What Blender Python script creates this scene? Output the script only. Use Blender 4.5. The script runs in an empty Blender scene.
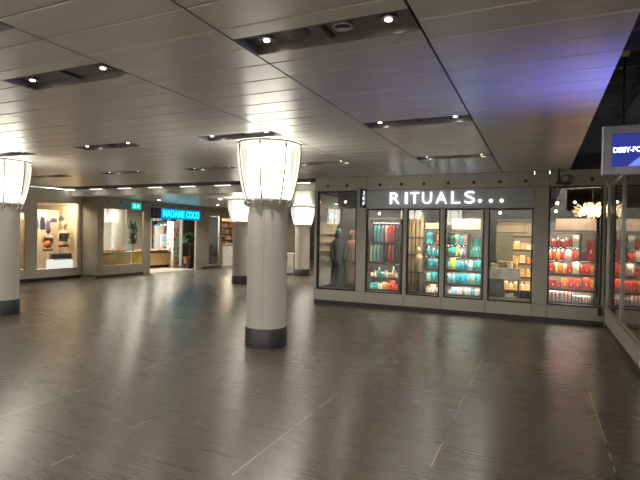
import bpy, bmesh, math, random
from mathutils import Vector, Matrix
random.seed(11)
SC = bpy.context.scene
COL = SC.collection
PI = math.pi

# ------------------------------------------------------------------ materials
def new_mat(name):
    m = bpy.data.materials.new(name); m.use_nodes = True
    nt = m.node_tree; nt.nodes.clear()
    out = nt.nodes.new('ShaderNodeOutputMaterial')
    return m, nt, out

def N(nt, kind, **kw):
    n = nt.nodes.new(kind)
    for k, v in kw.items():
        if k in n.inputs: n.inputs[k].default_value = v
        else: setattr(n, k, v)
    return n

def mth(nt, op, a, b=None, c=None):
    n = nt.nodes.new('ShaderNodeMath'); n.operation = op
    for i, v in enumerate((a, b, c)):
        if v is None: continue
        if isinstance(v, (int, float)): n.inputs[i].default_value = v
        else: nt.links.new(v, n.inputs[i])
    return n.outputs[0]

def mat(name, c, rough=.5, metal=0., var=.12, scale=6., bump=0., bscale=60., spec=.5, stretch=(1, 1, 1)):
    m, nt, out = new_mat(name)
    p = N(nt, 'ShaderNodeBsdfPrincipled')
    p.inputs['Roughness'].default_value = rough
    p.inputs['Metallic'].default_value = metal
    p.inputs['Specular IOR Level'].default_value = spec
    tc = N(nt, 'ShaderNodeTexCoord'); mp = N(nt, 'ShaderNodeMapping')
    mp.inputs['Scale'].default_value = stretch
    nt.links.new(tc.outputs['Object'], mp.inputs['Vector'])
    no = N(nt, 'ShaderNodeTexNoise'); no.inputs['Scale'].default_value = scale; no.inputs['Detail'].default_value = 3
    nt.links.new(mp.outputs[0], no.inputs['Vector'])
    r = N(nt, 'ShaderNodeValToRGB')
    r.color_ramp.elements[0].color = (*[x * (1 - var) for x in c], 1); r.color_ramp.elements[0].position = .3
    r.color_ramp.elements[1].color = (*[min(1, x * (1 + var)) for x in c], 1); r.color_ramp.elements[1].position = .7
    nt.links.new(no.outputs[0], r.inputs[0]); nt.links.new(r.outputs[0], p.inputs['Base Color'])
    if bump:
        n2 = N(nt, 'ShaderNodeTexNoise'); n2.inputs['Scale'].default_value = bscale
        nt.links.new(mp.outputs[0], n2.inputs['Vector'])
        b = N(nt, 'ShaderNodeBump'); b.inputs['Strength'].default_value = bump; b.inputs['Distance'].default_value = .01
        nt.links.new(n2.outputs[0], b.inputs['Height']); nt.links.new(b.outputs[0], p.inputs['Normal'])
    nt.links.new(p.outputs[0], out.inputs[0])
    return m

def emit(name, c, s):
    m, nt, out = new_mat(name)
    e = N(nt, 'ShaderNodeEmission'); e.inputs[0].default_value = (*c, 1); e.inputs[1].default_value = s
    nt.links.new(e.outputs[0], out.inputs[0]); return m

def glass(name, tint=(.93, .95, .94), f0=.07):
    """clear pane: sees through at normal view, mirrors at grazing view (Schlick)"""
    m, nt, out = new_mat(name)
    lw = N(nt, 'ShaderNodeLayerWeight'); lw.inputs['Blend'].default_value = .5
    f = mth(nt, 'POWER', lw.outputs['Facing'], 5.)
    f = mth(nt, 'MULTIPLY_ADD', f, 1 - f0, f0)
    t = N(nt, 'ShaderNodeBsdfTransparent'); t.inputs[0].default_value = (*tint, 1)
    g = N(nt, 'ShaderNodeBsdfGlossy'); g.inputs['Roughness'].default_value = .01
    mx = N(nt, 'ShaderNodeMixShader')
    nt.links.new(f, mx.inputs[0]); nt.links.new(t.outputs[0], mx.inputs[1]); nt.links.new(g.outputs[0], mx.inputs[2])
    nt.links.new(mx.outputs[0], out.inputs[0]); return m

def floor_mat():
    m, nt, out = new_mat('dark_tile')
    p = N(nt, 'ShaderNodeBsdfPrincipled')
    tc = N(nt, 'ShaderNodeTexCoord'); sp = N(nt, 'ShaderNodeSeparateXYZ')
    nt.links.new(tc.outputs['Object'], sp.inputs[0]); X, Y = sp.outputs[0], sp.outputs[1]
    def joint(v, off, per, w):       # 1 inside a joint of width w
        f = mth(nt, 'FRACT', mth(nt, 'DIVIDE', mth(nt, 'SUBTRACT', v, off - 100 * per), per))
        d = mth(nt, 'MULTIPLY', mth(nt, 'MINIMUM', f, mth(nt, 'SUBTRACT', 1., f)), per)
        return mth(nt, 'LESS_THAN', d, w / 2)
    jy = joint(X, .51, 1.1633, .016)
    jx = joint(Y, 6.96, .29, .013)
    jb = mth(nt, 'LESS_THAN', mth(nt, 'ABSOLUTE', mth(nt, 'SUBTRACT', Y, 6.96)), .009)
    # glints of the glossy joint filler, painted as broken pale stretches
    mp = N(nt, 'ShaderNodeMapping'); nt.links.new(tc.outputs['Object'], mp.inputs[0])
    no = N(nt, 'ShaderNodeTexNoise'); no.inputs['Scale'].default_value = 1.1; no.inputs['Detail'].default_value = 2
    nt.links.new(mp.outputs[0], no.inputs['Vector'])
    msk = mth(nt, 'GREATER_THAN', no.outputs[0], .49)
    jy2 = joint(X, .51, 1.1633, .011)
    br = mth(nt, 'MULTIPLY', mth(nt, 'MAXIMUM', jy2, jb), msk)
    dk = mth(nt, 'MAXIMUM', jx, jy)
    # each plank its own tone
    cx = mth(nt, 'FLOOR', mth(nt, 'DIVIDE', mth(nt, 'SUBTRACT', X, .51), 1.1633))
    cy = mth(nt, 'FLOOR', mth(nt, 'DIVIDE', mth(nt, 'SUBTRACT', Y, 6.96), .29))
    cb = N(nt, 'ShaderNodeCombineXYZ'); nt.links.new(cx, cb.inputs[0]); nt.links.new(cy, cb.inputs[1])
    wn = N(nt, 'ShaderNodeTexWhiteNoise'); nt.links.new(cb.outputs[0], wn.inputs['Vector'])
    mp2 = N(nt, 'ShaderNodeMapping'); mp2.inputs['Scale'].default_value = (1.2, 16, 1)
    nt.links.new(tc.outputs['Object'], mp2.inputs[0])
    gr = N(nt, 'ShaderNodeTexNoise'); gr.inputs['Scale'].default_value = 2.2; gr.inputs['Detail'].default_value = 5
    nt.links.new(mp2.outputs[0], gr.inputs['Vector'])
    v = mth(nt, 'ADD', mth(nt, 'MULTIPLY', wn.outputs['Value'], .08), mth(nt, 'MULTIPLY', gr.outputs[0], .84))
    r = N(nt, 'ShaderNodeValToRGB')
    r.color_ramp.elements[0].position = .2; r.color_ramp.elements[0].color = (.042, .034, .024, 1)
    r.color_ramp.elements[1].position = .8; r.color_ramp.elements[1].color = (.078, .064, .045, 1)
    nt.links.new(v, r.inputs[0])
    m1 = N(nt, 'ShaderNodeMixRGB'); nt.links.new(dk, m1.inputs[0]); nt.links.new(r.outputs[0], m1.inputs[1]); m1.inputs[2].default_value = (.02, .017, .013, 1)
    m2 = N(nt, 'ShaderNodeMixRGB'); nt.links.new(br, m2.inputs[0]); nt.links.new(m1.outputs[0], m2.inputs[1]); m2.inputs[2].default_value = (.30, .245, .155, 1)
    nt.links.new(m2.outputs[0], p.inputs['Base Color'])
    ro = mth(nt, 'MULTIPLY_ADD', wn.outputs['Value'], .004, .275)
    ro = mth(nt, 'ADD', ro, mth(nt, 'MULTIPLY', mth(nt, 'SUBTRACT', gr.outputs[0], .5), .035))
    nt.links.new(ro, p.inputs['Roughness'])
    p.inputs['Specular IOR Level'].default_value = 1.15
    hgt = mth(nt, 'SUBTRACT', mth(nt, 'MULTIPLY', gr.outputs[0], .02), dk)
    b = N(nt, 'ShaderNodeBump'); b.inputs['Strength'].default_value = .35; b.inputs['Distance'].default_value = .003
    nt.links.new(hgt, b.inputs['Height']); nt.links.new(b.outputs[0], p.inputs['Normal'])
    p.inputs['Anisotropic'].default_value = .75
    tv = N(nt, 'ShaderNodeCombineXYZ'); tv.inputs[1].default_value = 1.; nt.links.new(tv.outputs[0], p.inputs['Tangent'])
    nt.links.new(p.outputs[0], out.inputs[0]); return m

def shade_mat():
    """frosted lamp panel: part see-through, glowing from the tube behind it"""
    m, nt, out = new_mat('frosted_lamp_glass')
    t = N(nt, 'ShaderNodeBsdfTransparent'); t.inputs[0].default_value = (1, .98, .93, 1)
    e = N(nt, 'ShaderNodeEmission')
    tc = N(nt, 'ShaderNodeTexCoord'); no = N(nt, 'ShaderNodeTexNoise'); no.inputs['Scale'].default_value = 26
    nt.links.new(tc.outputs['Object'], no.inputs['Vector'])
    r = N(nt, 'ShaderNodeValToRGB'); r.color_ramp.elements[0].color = (.90, .86, .72, 1); r.color_ramp.elements[1].color = (1, .97, .86, 1)
    nt.links.new(no.outputs[0], r.inputs[0]); nt.links.new(r.outputs[0], e.inputs[0]); e.inputs[1].default_value = SHADE_E
    mx = N(nt, 'ShaderNodeMixShader'); mx.inputs[0].default_value = .72
    nt.links.new(t.outputs[0], mx.inputs[1]); nt.links.new(e.outputs[0], mx.inputs[2]); nt.links.new(mx.outputs[0], out.inputs[0])
    return m

SHADE_E = .34
CORE_E = 8.
M = {}
M['floor'] = floor_mat()
M['ceil'] = mat('brushed_ceiling_panel', (.79, .785, .775), .33, .22, .05, 3, .0, 60, .5, (.3, 3, 1))
_nt = M['ceil'].node_tree; _p = [n for n in _nt.nodes if n.type == 'BSDF_PRINCIPLED'][0]     # panels brushed across their length
_p.inputs['Anisotropic'].default_value = .7
_tv = _nt.nodes.new('ShaderNodeCombineXYZ'); _tv.inputs[1].default_value = 1.; _nt.links.new(_tv.outputs[0], _p.inputs['Tangent'])
M['void'] = mat('dark_plenum', (.035, .034, .034), .7)
M['lowceil'] = mat('satin_beige_ceiling', (.70, .67, .61), .30, .1, .04, 2, 0, 60, .4)
M['wall'] = mat('taupe_wall_panel', (.38, .365, .31), .45, .15, .06, 2)
M['wallw'] = mat('pale_taupe_wall', (.72, .68, .60), .5, .05, .06, 2)  # taupe paled to put the light on the left wall into its colour
M['wall2'] = mat('dark_taupe_wall', (.26, .24, .20), .45, .15, .08, 2)
M['fascia'] = mat('grey_sign_fascia', (.29, .30, .32), .4, .3, .05, 2)  # bluish glow of the letters put into the base colour
M['plinth'] = mat('black_plinth', (.03, .029, .027), .4)
M['frame'] = mat('black_window_frame', (.025, .024, .023), .4, .4)
M['alu'] = mat('brushed_mullion', (.42, .40, .36), .3, .8)
M['glass'] = glass('clear_shop_glass')
M['gglass'] = glass('grey_shop_glass', (.86, .86, .85), .06)
M['col'] = mat('cream_column_cladding', (.60, .565, .50), .42, .1, .04, 2)
M['colseam'] = mat('column_joint', (.28, .26, .23), .5)
M['band'] = mat('black_column_base', (.028, .028, .03), .38)
M['shade'] = shade_mat()
M['core'] = emit('lamp_tube', (1, .95, .84), CORE_E)
M['rib'] = mat('lamp_rib_metal', (.44, .40, .32), .4, .5)
M['spot'] = emit('downlight_lens', (1, .93, .78), 5)
M['strip'] = emit('linear_lamp', (1, .90, .72), 1.5)
M['led'] = emit('shelf_led', (1, .90, .76), 20)  # strips added under the boards to brighten the goods
M['ledlow'] = emit('golden_shelf_led', (1, .82, .52), 18)  # strips added to brighten the golden shelving
M['plinthglow'] = emit('white_lightbox', (1, .98, .93), .36)  # emission added to make the white plinth brighter
M['wled'] = emit('cool_led', (.95, .97, 1), 5)
M['letter'] = emit('white_letter', (.90, .95, 1), 1.1)
M['letterdim'] = emit('dim_white_letter', (.85, .9, .95), .55)
M['cyan'] = emit('cyan_sign_face', (0, .12, .27), 1.)
M['cyanletter'] = emit('pale_cyan_letter', (.015, .46, .53), 1.)
M['bluescreen'] = emit('blue_screen', (.015, .020, .13), .75)
M['screenwhite'] = emit('screen_white', (.75, .82, 1), 1.4)
M['screenpale'] = emit('screen_pale_blue', (.12, .16, .5), .6)
M['screenframe'] = mat('dark_screen_frame', (.22, .21, .23), .4, .3)
M['green'] = emit('green_exit_sign', (.01, .30, .26), .8)
M['exitwhite'] = emit('exit_white', (.7, .95, .9), .5)
M['tv'] = emit('pale_screen', (.45, .58, .9), 1.3)
M['dark'] = mat('shop_dark', (.035, .033, .03), .6)
M['darkgrey'] = mat('shop_grey', (.11, .105, .10), .6)
M['unit'] = mat('black_oak_unit', (.03, .026, .022), .5, 0, .25, 5, stretch=(1, 1, 8))
M['panelback'] = mat('display_back', (.34, .27, .19), .6)
M['header'] = mat('cream_header', (.24, .185, .135), .6)
M['wood'] = mat('oak_slats', (.50, .32, .13), .5, 0, .25, 4, stretch=(1, 12, 1))
M['brownpanel'] = mat('tan_timber', (.34, .25, .15), .5, 0, .25, 3, stretch=(8, 8, .6))
M['yellow_p'] = mat('yellow_front', (.80, .60, .04), .45)
M['stone'] = mat('grey_stone', (.30, .28, .24), .4, 0, .35, 5)
M['olive'] = mat('olive_felt', (.16, .145, .075), .9)
M['cream_wall'] = mat('warm_plaster', (.56, .46, .34), .8)
M['white'] = mat('white_paint', (.80, .79, .76), .45)
M['skin'] = mat('mannequin_skin', (.68, .50, .37), .45)
M['lace'] = mat('dark_lace', (.035, .03, .045), .7)
M['navy'] = mat('navy_cloth', (.035, .045, .10), .8)
M['violet'] = mat('violet_cloth', (.20, .18, .33), .8)
M['leaf'] = mat('deep_green_leaf', (.035, .085, .035), .5)
M['leafd'] = mat('grey_green_leaf', (.055, .10, .065), .5)
M['bark'] = mat('brown_stem', (.08, .055, .035), .8)
M['pot'] = mat('black_pot', (.02, .02, .02), .5)
M['terracotta'] = mat('orange_basket', (.30, .11, .05), .7)
M['petal'] = emit('glowing_petal', (1, .84, .58), .95)
M['duct'] = mat('grey_duct', (.20, .20, .22), .5, .5)
M['deck'] = mat('black_soffit', (.06, .06, .07), .7)
M['tag'] = mat('yellow_tag', (.65, .6, .10), .6)
M['tile'] = mat('pale_tile', (.50, .48, .42), .25)
COLS = dict(teal=(.02, .40, .46), turquoise=(.08, .58, .62), mint=(.35, .66, .58), blue=(.02, .40, .72), skyblue=(.35, .62, .78),
            green=(.06, .28, .20), yellow=(.85, .66, .07), orange=(.9, .22, .03), red=(.85, .045, .02), crimson=(.42, .025, .035),
            cream=(.82, .76, .60), white=(.82, .82, .80), pink=(.80, .42, .40), purple=(.22, .06, .16), grey=(.24, .22, .27),
            gold=(.72, .48, .16), navy=(.04, .06, .13), charcoal=(.035, .04, .05), tan=(.58, .42, .26), maroon=(.20, .05, .07),
            slate=(.022, .029, .037), rose=(.42, .19, .14))
for k, v in COLS.items():
    M['p_' + k] = mat('coloured_pack_' + k, v, .4, 0, .06, 8)
    M['c_' + k] = mat('coloured_cloth_' + k, tuple(x * .7 for x in v), .85, 0, .14, 10)

# ------------------------------------------------------------------ mesh building
class MB:
    def __init__(s): s.bm = bmesh.new()
    def box(s, x0, x1, y0, y1, z0, z1, bev=0.):
        r = bmesh.ops.create_cube(s.bm, size=1)
        vs = r['verts']
        for v in vs:
            v.co = Vector(((x0 + x1) / 2 + v.co.x * (x1 - x0), (y0 + y1) / 2 + v.co.y * (y1 - y0), (z0 + z1) / 2 + v.co.z * (z1 - z0)))
        if bev:
            es = list({e for v in vs for e in v.link_edges})
            bmesh.ops.bevel(s.bm, geom=es, offset=bev, segments=2, affect='EDGES', profile=.6)
        return s
    def loft(s, rings, seg=20, cap=True, fold=None):
        """rings: (cx, cy, z, rx, ry)"""
        rows = []
        for k, (cx, cy, z, rx, ry) in enumerate(rings):
            row = []
            for i in range(seg):
                a = 2 * PI * i / seg
                f = 1 + (fold(a, z) if fold else 0)
                row.append(s.bm.verts.new((cx + rx * f * math.cos(a), cy + ry * f * math.sin(a), z)))
            rows.append(row)
        for a, b in zip(rows, rows[1:]):
            for i in range(seg):
                j = (i + 1) % seg
                s.bm.faces.new((a[i], a[j], b[j], b[i]))
        if cap:
            s.bm.faces.new(rows[0][::-1]); s.bm.faces.new(rows[-1])
        return s
    def lathe(s, prof, seg=24, c=(0, 0, 0), cap=True):
        return s.loft([(c[0], c[1], c[2] + z, r, r) for r, z in prof], seg, cap)
    def tube(s, pts, rad, seg=8):
        pts = [Vector(p) for p in pts]; rows = []
        for i, p in enumerate(pts):
            d = (pts[min(i + 1, len(pts) - 1)] - pts[max(i - 1, 0)]).normalized()
            u = d.cross(Vector((0, 0, 1)))
            if u.length < 1e-3: u = d.cross(Vector((1, 0, 0)))
            u.normalize(); w = d.cross(u)
            r = rad[i] if isinstance(rad, (list, tuple)) else rad
            rows.append([s.bm.verts.new(p + u * r * math.cos(2 * PI * k / seg) + w * r * math.sin(2 * PI * k / seg)) for k in range(seg)])
        for a, b in zip(rows, rows[1:]):
            for i in range(seg):
                j = (i + 1) % seg; s.bm.faces.new((a[i], a[j], b[j], b[i]))
        s.bm.faces.new(rows[0][::-1]); s.bm.faces.new(rows[-1]); return s
    def ball(s, c, r, sc=(1, 1, 1), seg=14):
        m = Matrix.Translation(c) @ Matrix.Diagonal((r * sc[0], r * sc[1], r * sc[2], 1))
        bmesh.ops.create_uvsphere(s.bm, u_segments=seg, v_segments=max(6, seg // 2 + 2), radius=1, matrix=m); return s
    def prism(s, pts, axis, a, b):
        """pts in the two other axes, extruded along axis from a to b"""
        def mk(p, t):
            return {'x': (t, p[0], p[1]), 'y': (p[0], t, p[1]), 'z': (p[0], p[1], t)}[axis]
        A = [s.bm.verts.new(mk(p, a)) for p in pts]; B = [s.bm.verts.new(mk(p, b)) for p in pts]
        s.bm.faces.new(A); s.bm.faces.new(B[::-1]); n = len(pts)
        for i in range(n): s.bm.faces.new((A[i], B[i], B[(i + 1) % n], A[(i + 1) % n]))
        return s
    def build(s, name, m, parent=None, smooth=False, loc=None):
        bmesh.ops.recalc_face_normals(s.bm, faces=s.bm.faces)
        me = bpy.data.meshes.new(name); s.bm.to_mesh(me); s.bm.free()
        if smooth:
            me.shade_smooth()
            try: me.set_sharp_from_angle(angle=.7)
            except Exception: pass
        me.materials.append(M[m] if isinstance(m, str) else m)
        o = bpy.data.objects.new(name, me); COL.objects.link(o)
        if loc: o.location = loc
        if parent: o.parent = parent
        return o

def tag(o, label, cat, group=None):
    o['label'] = label; o['category'] = cat
    if group: o['group'] = group
    return o
def thing(name, label, cat, loc=(0, 0, 0), rz=0, group=None):
    o = bpy.data.objects.new(name, None); COL.objects.link(o)
    o.location = loc; o.rotation_euler = (0, 0, rz); o.empty_display_size = .1
    return tag(o, label, cat, group)
def struct(o): o['kind'] = 'structure'; return o
def dup(o, loc=None, label=None, parent=None):
    c = o.copy(); COL.objects.link(c)
    if parent: c.parent = parent
    if loc is not None: c.location = loc
    if label: c['label'] = label
    for ch in list(o.children): dup(ch, parent=c)
    return c
def light(name, kind, loc, e, c=(1, .85, .65), size=1., size_y=None, rot=(0, 0, 0)):
    d = bpy.data.lights.new(name, kind); d.energy = e; d.color = c
    if kind == 'AREA':
        if 'spot' in name: d.spread = math.radians(110)
        if 'glow' in name: d.spread = math.radians(70)
        d.shape = 'RECTANGLE'; d.size = size; d.size_y = size_y or size
    else: d.shadow_soft_size = size
    o = bpy.data.objects.new(name, d); COL.objects.link(o); o.location = loc; o.rotation_euler = rot
    return o
ORD = ['first', 'second', 'third', 'fourth', 'fifth', 'sixth', 'seventh', 'eighth', 'ninth', 'tenth', 'eleventh', 'twelfth', 'thirteenth', 'fourteenth', 'fifteenth', 'sixteenth']

def text_mesh(name, body, m, w, h, parent=None, depth=.012, bold=.0, plane='xz', flip=False):
    """lettering as real extruded shapes, scaled to w x h; lower left corner at the origin, reading along +x (plane xz) or along +y (plane yz)"""
    cu = bpy.data.curves.new(name, 'FONT'); cu.body = body; cu.extrude = .05; cu.offset = bold
    o = bpy.data.objects.new(name + '_tmp', cu); COL.objects.link(o)
    dg = bpy.context.evaluated_depsgraph_get()
    me = bpy.data.meshes.new_from_object(o.evaluated_get(dg)); bpy.data.objects.remove(o); bpy.data.curves.remove(cu)
    xs = [v.co.x for v in me.vertices]; ys = [v.co.y for v in me.vertices]
    x0, x1, y0, y1 = min(xs), max(xs), min(ys), max(ys)
    for v in me.vertices:
        a = (v.co.x - x0) / (x1 - x0) * w; b = (v.co.y - y0) / (y1 - y0) * h; d = v.co.z / .05 * depth / 2
        v.co = (a, -d, b) if plane == 'xz' else (d, a, b)
    me.materials.clear(); me.materials.append(M[m])
    o = bpy.data.objects.new(name, me); COL.objects.link(o)
    if parent: o.parent = parent
    return o

# ------------------------------------------------------------------ setting: floor and ceilings
CH = 2.89          # panel ceiling
LH = 2.70          # lower ceiling beyond the dark band
struct(MB().box(-19, 6, -7, 27, -.12, 0).build('floor', 'floor'))
XS = [.49, -.70, -1.90, -3.10, -4.30, -5.50, -6.70, -7.90, -9.10, -10.30, -11.50, -12.70, -14.05]
PIT = .3238
SLOTX = {1: 1, 3: 1, 5: 1, 7: 1, 9: 1, 11: 0}      # strips with service slots
SLOTY = [.14, 2.73, 5.32, 7.92]
SLOTW = .30
cm = MB()
for k in range(len(XS) - 1):
    xr, xl = XS[k] - (.009 if k else 0), XS[k + 1] + .009
    cuts = []
    y = 2.565 - PIT * 16
    ys = []
    while y < 10.2: ys.append(y); y += PIT
    ys.append(10.2)
    for a, b in zip(ys, ys[1:]):
        segs = [(a, b)]
        if SLOTX.get(k):
            for s0 in SLOTY + ([1.74] if k == 3 else []):
                ns = []
                for (p, q) in segs:
                    if q <= s0 or p >= s0 + SLOTW: ns.append((p, q)); continue
                    if p < s0: ns.append((p, s0))
                    if q > s0 + SLOTW: ns.append((s0 + SLOTW, q))
                segs = ns
        for (p, q) in segs:
            if q - p < .02: continue
            g = .005; c = .006
            dz = random.uniform(-.0012, .0012)
            # bevelled metal plank, slightly tilted like a clipped-in panel
            cm.prism([(p + g + c, CH), (q - g - c, CH + dz), (q - g, CH + c), (q - g, CH + .03), (p + g, CH + .03), (p + g, CH + c)], 'x', xl, xr)
struct(cm.build('ceiling', 'ceil'))
struct(MB().box(-14.05, .47, -2.7, 10.2, CH + .14, CH + .2).box(.44, .47, -2.7, 10.2, CH + .04, CH + .14).build('ceiling_plenum', 'void'))
# dark band with linear lamps, and the lower smooth ceiling beyond
struct(MB().box(-14.2, -4.73, 10.2, 11.2, CH + .03, CH + .1).build('ceiling_band', 'void'))
struct(MB().box(-14.2, -4.73, 11.2, 27, LH, LH + .1).build('ceiling_lower', 'lowceil'))
struct(MB().box(-14.2, -4.73, 11.17, 11.2, LH, CH + .03).build('trim_2', 'white'))
bandlamp = None
for k in range(8):
    x = -13.92 + 1.2 * k
    if bandlamp is None:
        t = thing('linear_ceiling_lamp', 'x', 'ceiling lamp', (x, 11.0, CH + .03), 0, 'linear lamps in the dark ceiling band')
        MB().box(-.25, .25, -.05, .05, -.035, 0, .004).build('housing', 'alu', t)
        MB().box(-.24, .24, -.04, .04, -.042, -.0355).build('diffuser', 'strip', t)
        bandlamp = t
    else: t = dup(bandlamp, (x, 11.0, CH + .03))
    t['label'] = '%s linear lamp from the lingerie shop end in the dark ceiling band' % ORD[k]

# service slots with downlights
slot0 = None
def make_slot(name='ceiling_service_slot'):
    t = thing(name, 'x', 'ceiling slot', (0, 0, 0), 0, 'service slots in the panel ceiling')
    L = 1.182; W = SLOTW
    h = MB()      # open-bottomed tray
    h.box(-L / 2, L / 2, 0, .008, 0, .06).box(-L / 2, -L / 2 + .008, .008, W - .008, 0, .06).box(L / 2 - .008, L / 2, .008, W - .008, 0, .06).box(-L / 2, L / 2, .008, W - .008, .052, .06)
    h.build('housing', 'duct', t)
    MB().box(-L / 2, L / 2, W - .008, W, -.004, .06).build('far_lip', 'alu', t)
    MB().box(-.012, .012, .012, W - .012, .035, .0515).build('cross_bar', 'void', t)
    for sx in (-1, 1):
        d = MB().lathe([(.055, .03), (.055, .0515)], 20, (sx * .43, .15, 0)).build('downlight', 'duct', t, True)
        MB().lathe([(.021, .024), (.021, .0295)], 20, (sx * .43, .15, 0)).build('lens', 'spot', d, True)
    return t
places = []
for k in SLOTX:
    if not SLOTX[k]: continue
    for j, y in enumerate(SLOTY):
        if j == 0: continue
        places.append(((XS[k] + XS[k + 1]) / 2, y))
colname = {-1.3: 'ahead of the tall shop sign', -3.7: 'over the near lamp column', -6.1: 'between the two near lamp columns', -8.5: 'above the lingerie side lamp column', -10.9: 'closest to the lingerie shop'}
rown = ['nearest', 'middle', 'farthest']
for i, (x, y) in enumerate(places):
    if slot0 is None: t = slot0 = make_slot()
    else: t = dup(slot0)
    t.location = (x, y, CH)
    t['label'] = '%s ceiling slot with downlights in the strip %s' % (rown[i % 3], colname[round(x, 1)])
    if i == 0:
        MB().lathe([(.0, .04), (.06, .036), (.085, .04), (.09, .0515)], 24, (-.2, .15, 0), False).build('loudspeaker', 'plinth', t, True)
        MB().lathe([(.05, .03), (.062, .024), (.066, .034), (.06, .0515)], 24, (.13, .15, 0), False).build('sensor_ring', 'alu', t, True)
t = dup(slot0); t.location = (-3.7, 1.74, CH); t['label'] = 'ceiling slot with a bright lip at the top corner of the view'
for ch in list(t.children):
    if ch.name.startswith(('loudspeaker', 'sensor')):
        bpy.data.objects.remove(ch)
for o in list(bpy.data.objects):          # only the nearest slot carries the loudspeaker
    if o.name.startswith(('loudspeaker', 'sensor_ring')) and o.parent is not slot0: bpy.data.objects.remove(o)

# ------------------------------------------------------------------ columns with lamps
col0 = lamp0 = None
def make_column():
    t = thing('round_column', 'x', 'column', (0, 0, 0), 0, 'round columns')
    MB().lathe([(.284, .26), (.284, CH - .002)], 56).build('shaft', 'col', t, True)
    MB().lathe([(.300, 0), (.300, .255), (.286, .272)], 56).build('base_band', 'band', t, True)
    for a in (20, 110, 200, 290):
        r = math.radians(a)
        MB().tube([(.2835 * math.cos(r), .2835 * math.sin(r), .27), (.2835 * math.cos(r), .2835 * math.sin(r), 1.98)], .002, 6).build('joint_strip', 'colseam', t)
    return t
def lamp_r(z):      # z 0..1 from bottom to top: tulip outline
    return .325 + .130 * math.sin(min(1, z * 1.06) * PI / 2) ** .85
def make_lamp():
    t = thing('column_lamp', 'x', 'lamp', (0, 0, 2.0), 0, 'tulip lamps around the columns')
    H = .80
    n = 14
    MB().lathe([(lamp_r(i / n), i / n * H) for i in range(n + 1)], 64, cap=False).build('shade', 'shade', t, True)
    MB().lathe([(.292, .04), (.304, .08), (.304, H - .06), (.292, H - .03)], 40, cap=False).build('light_tube', 'core', t, True)
    MB().lathe([(.290, -.01), (.328, -.01), (.328, .01), (.290, .01)], 40, cap=False).build('lower_ring', 'rib', t, True)
    MB().lathe([(.442, H - .012), (.464, H - .012), (.464, H + .012), (.442, H + .012)], 48, cap=False).build('upper_ring', 'rib', t, True)
    for k in range(8):
        a = math.radians(45 * k + 15)
        pts = [((lamp_r(i / n) + .006) * math.cos(a), (lamp_r(i / n) + .006) * math.sin(a), i / n * H) for i in range(n + 1)]
        MB().tube(pts, .014, 8).build('rib', 'rib', t, True)
    for k in range(16):
        a = math.radians(22.5 * k + 15)
        MB().tube([(.342 * math.cos(a), .342 * math.sin(a), .0), (.332 * math.cos(a), .332 * math.sin(a), -.06), (.30 * math.cos(a), .30 * math.sin(a), -.085)], .014, 8).build('bracket', 'white', t, True)
    return t
for (x, y), d in zip([(-3.55, 6.03), (-9.21, 5.86), (-8.60, 13.0), (-8.31, 16.75), (-3.41, -1.3), (-9.15, -1.3), (2.4, -1.3)],
                     ['in the middle of the hall', 'in front of the lingerie shop', 'far back toward the entrance sign', 'far back beside the white cabinet', 'behind the viewer', 'behind the viewer toward the lingerie shop', 'behind the viewer toward the glass shop']):
    if col0 is None: c, l = (col0 := make_column()), (lamp0 := make_lamp())
    else: c, l = dup(col0), dup(lamp0)
    c.location = (x, y, 0); l.location = (x, y, 2.06 if y < 10 else 1.94)
    c['label'] = 'cream round column with black base ' + d
    l['label'] = 'glowing tulip lamp around the column ' + d
    if y > 10:
        l.scale = (1, 1, .84); c.scale = (1, 1, LH / CH)

# ------------------------------------------------------------------ the shop front straight ahead
YF = 10.2
def panels(segs, y0=YF, y1=YF + .1, g=.004):
    m = MB()
    for (a, b, z0, z1) in segs: m.box(a + g, b - g, y0, y1, z0 + g, z1 - g, .003)
    return m
cut = [-4.76, -3.73, -3.50, -2.625, -1.845, -.97, -.115, .15, 1.10]
w = panels([(a, b, .09, .335) for a, b in zip(cut, cut[1:])] +
           [(a, b, 2.585, CH) for a, b in ((-4.76, -3.73), (-3.73, -3.5), (-3.5, -1.8), (-1.8, -.115), (-.115, .15), (.15, 1.10))] +
           [(-3.73, -3.5, .335, 2.585), (-.115, .15, .335, 2.585), (-4.76, -4.69, .335, 2.585), (1.045, 1.10, .335, 2.585)] +
           [(-2.665, -2.585, .335, 2.175), (-1.885, -1.79, .335, 2.175), (-1.01, -.93, .335, 2.175)])
struct(w.build('wall_front', 'wall'))
struct(MB().box(-3.5, -.115, YF - .012, YF + .1, 2.18, 2.58, .003).build('trim_1', 'fascia'))
struct(MB().box(-4.75, 1.1, YF + .025, YF + .1, 0, .09).build('baseboard_front', 'plinth'))
struct(MB().box(-4.76, 6, YF + .02, YF + .1, CH + .001, 4.2).build('wall_upper', 'deck'))
def window_y(n, x0, x1, z0, z1, gm='glass', extra=()):
    f = .028; m = MB()
    m.box(x0, x0 + f, YF + .02, YF + .09, z0, z1).box(x1 - f, x1, YF + .02, YF + .09, z0, z1).box(x0 + f, x1 - f, YF + .02, YF + .09, z0, z0 + f).box(x0 + f, x1 - f, YF + .02, YF + .09, z1 - f, z1)
    o = struct(m.build('window_%d' % n, 'frame'))
    MB().box(x0 + f, x1 - f, YF + .05, YF + .058, z0 + f, z1 - f).build('window_pane', gm, o)
    return o
window_y(1, -4.69, -3.73, .335, 2.585)
window_y(2, -3.50, -2.665, .335, 2.175)
window_y(3, -2.585, -1.885, .335, 2.175)
window_y(4, -1.79, -1.01, .335, 2.175)
window_y(5, -.93, -.115, .335, 2.175)
window_y(6, .15, 1.045, .335, 2.585)
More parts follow.
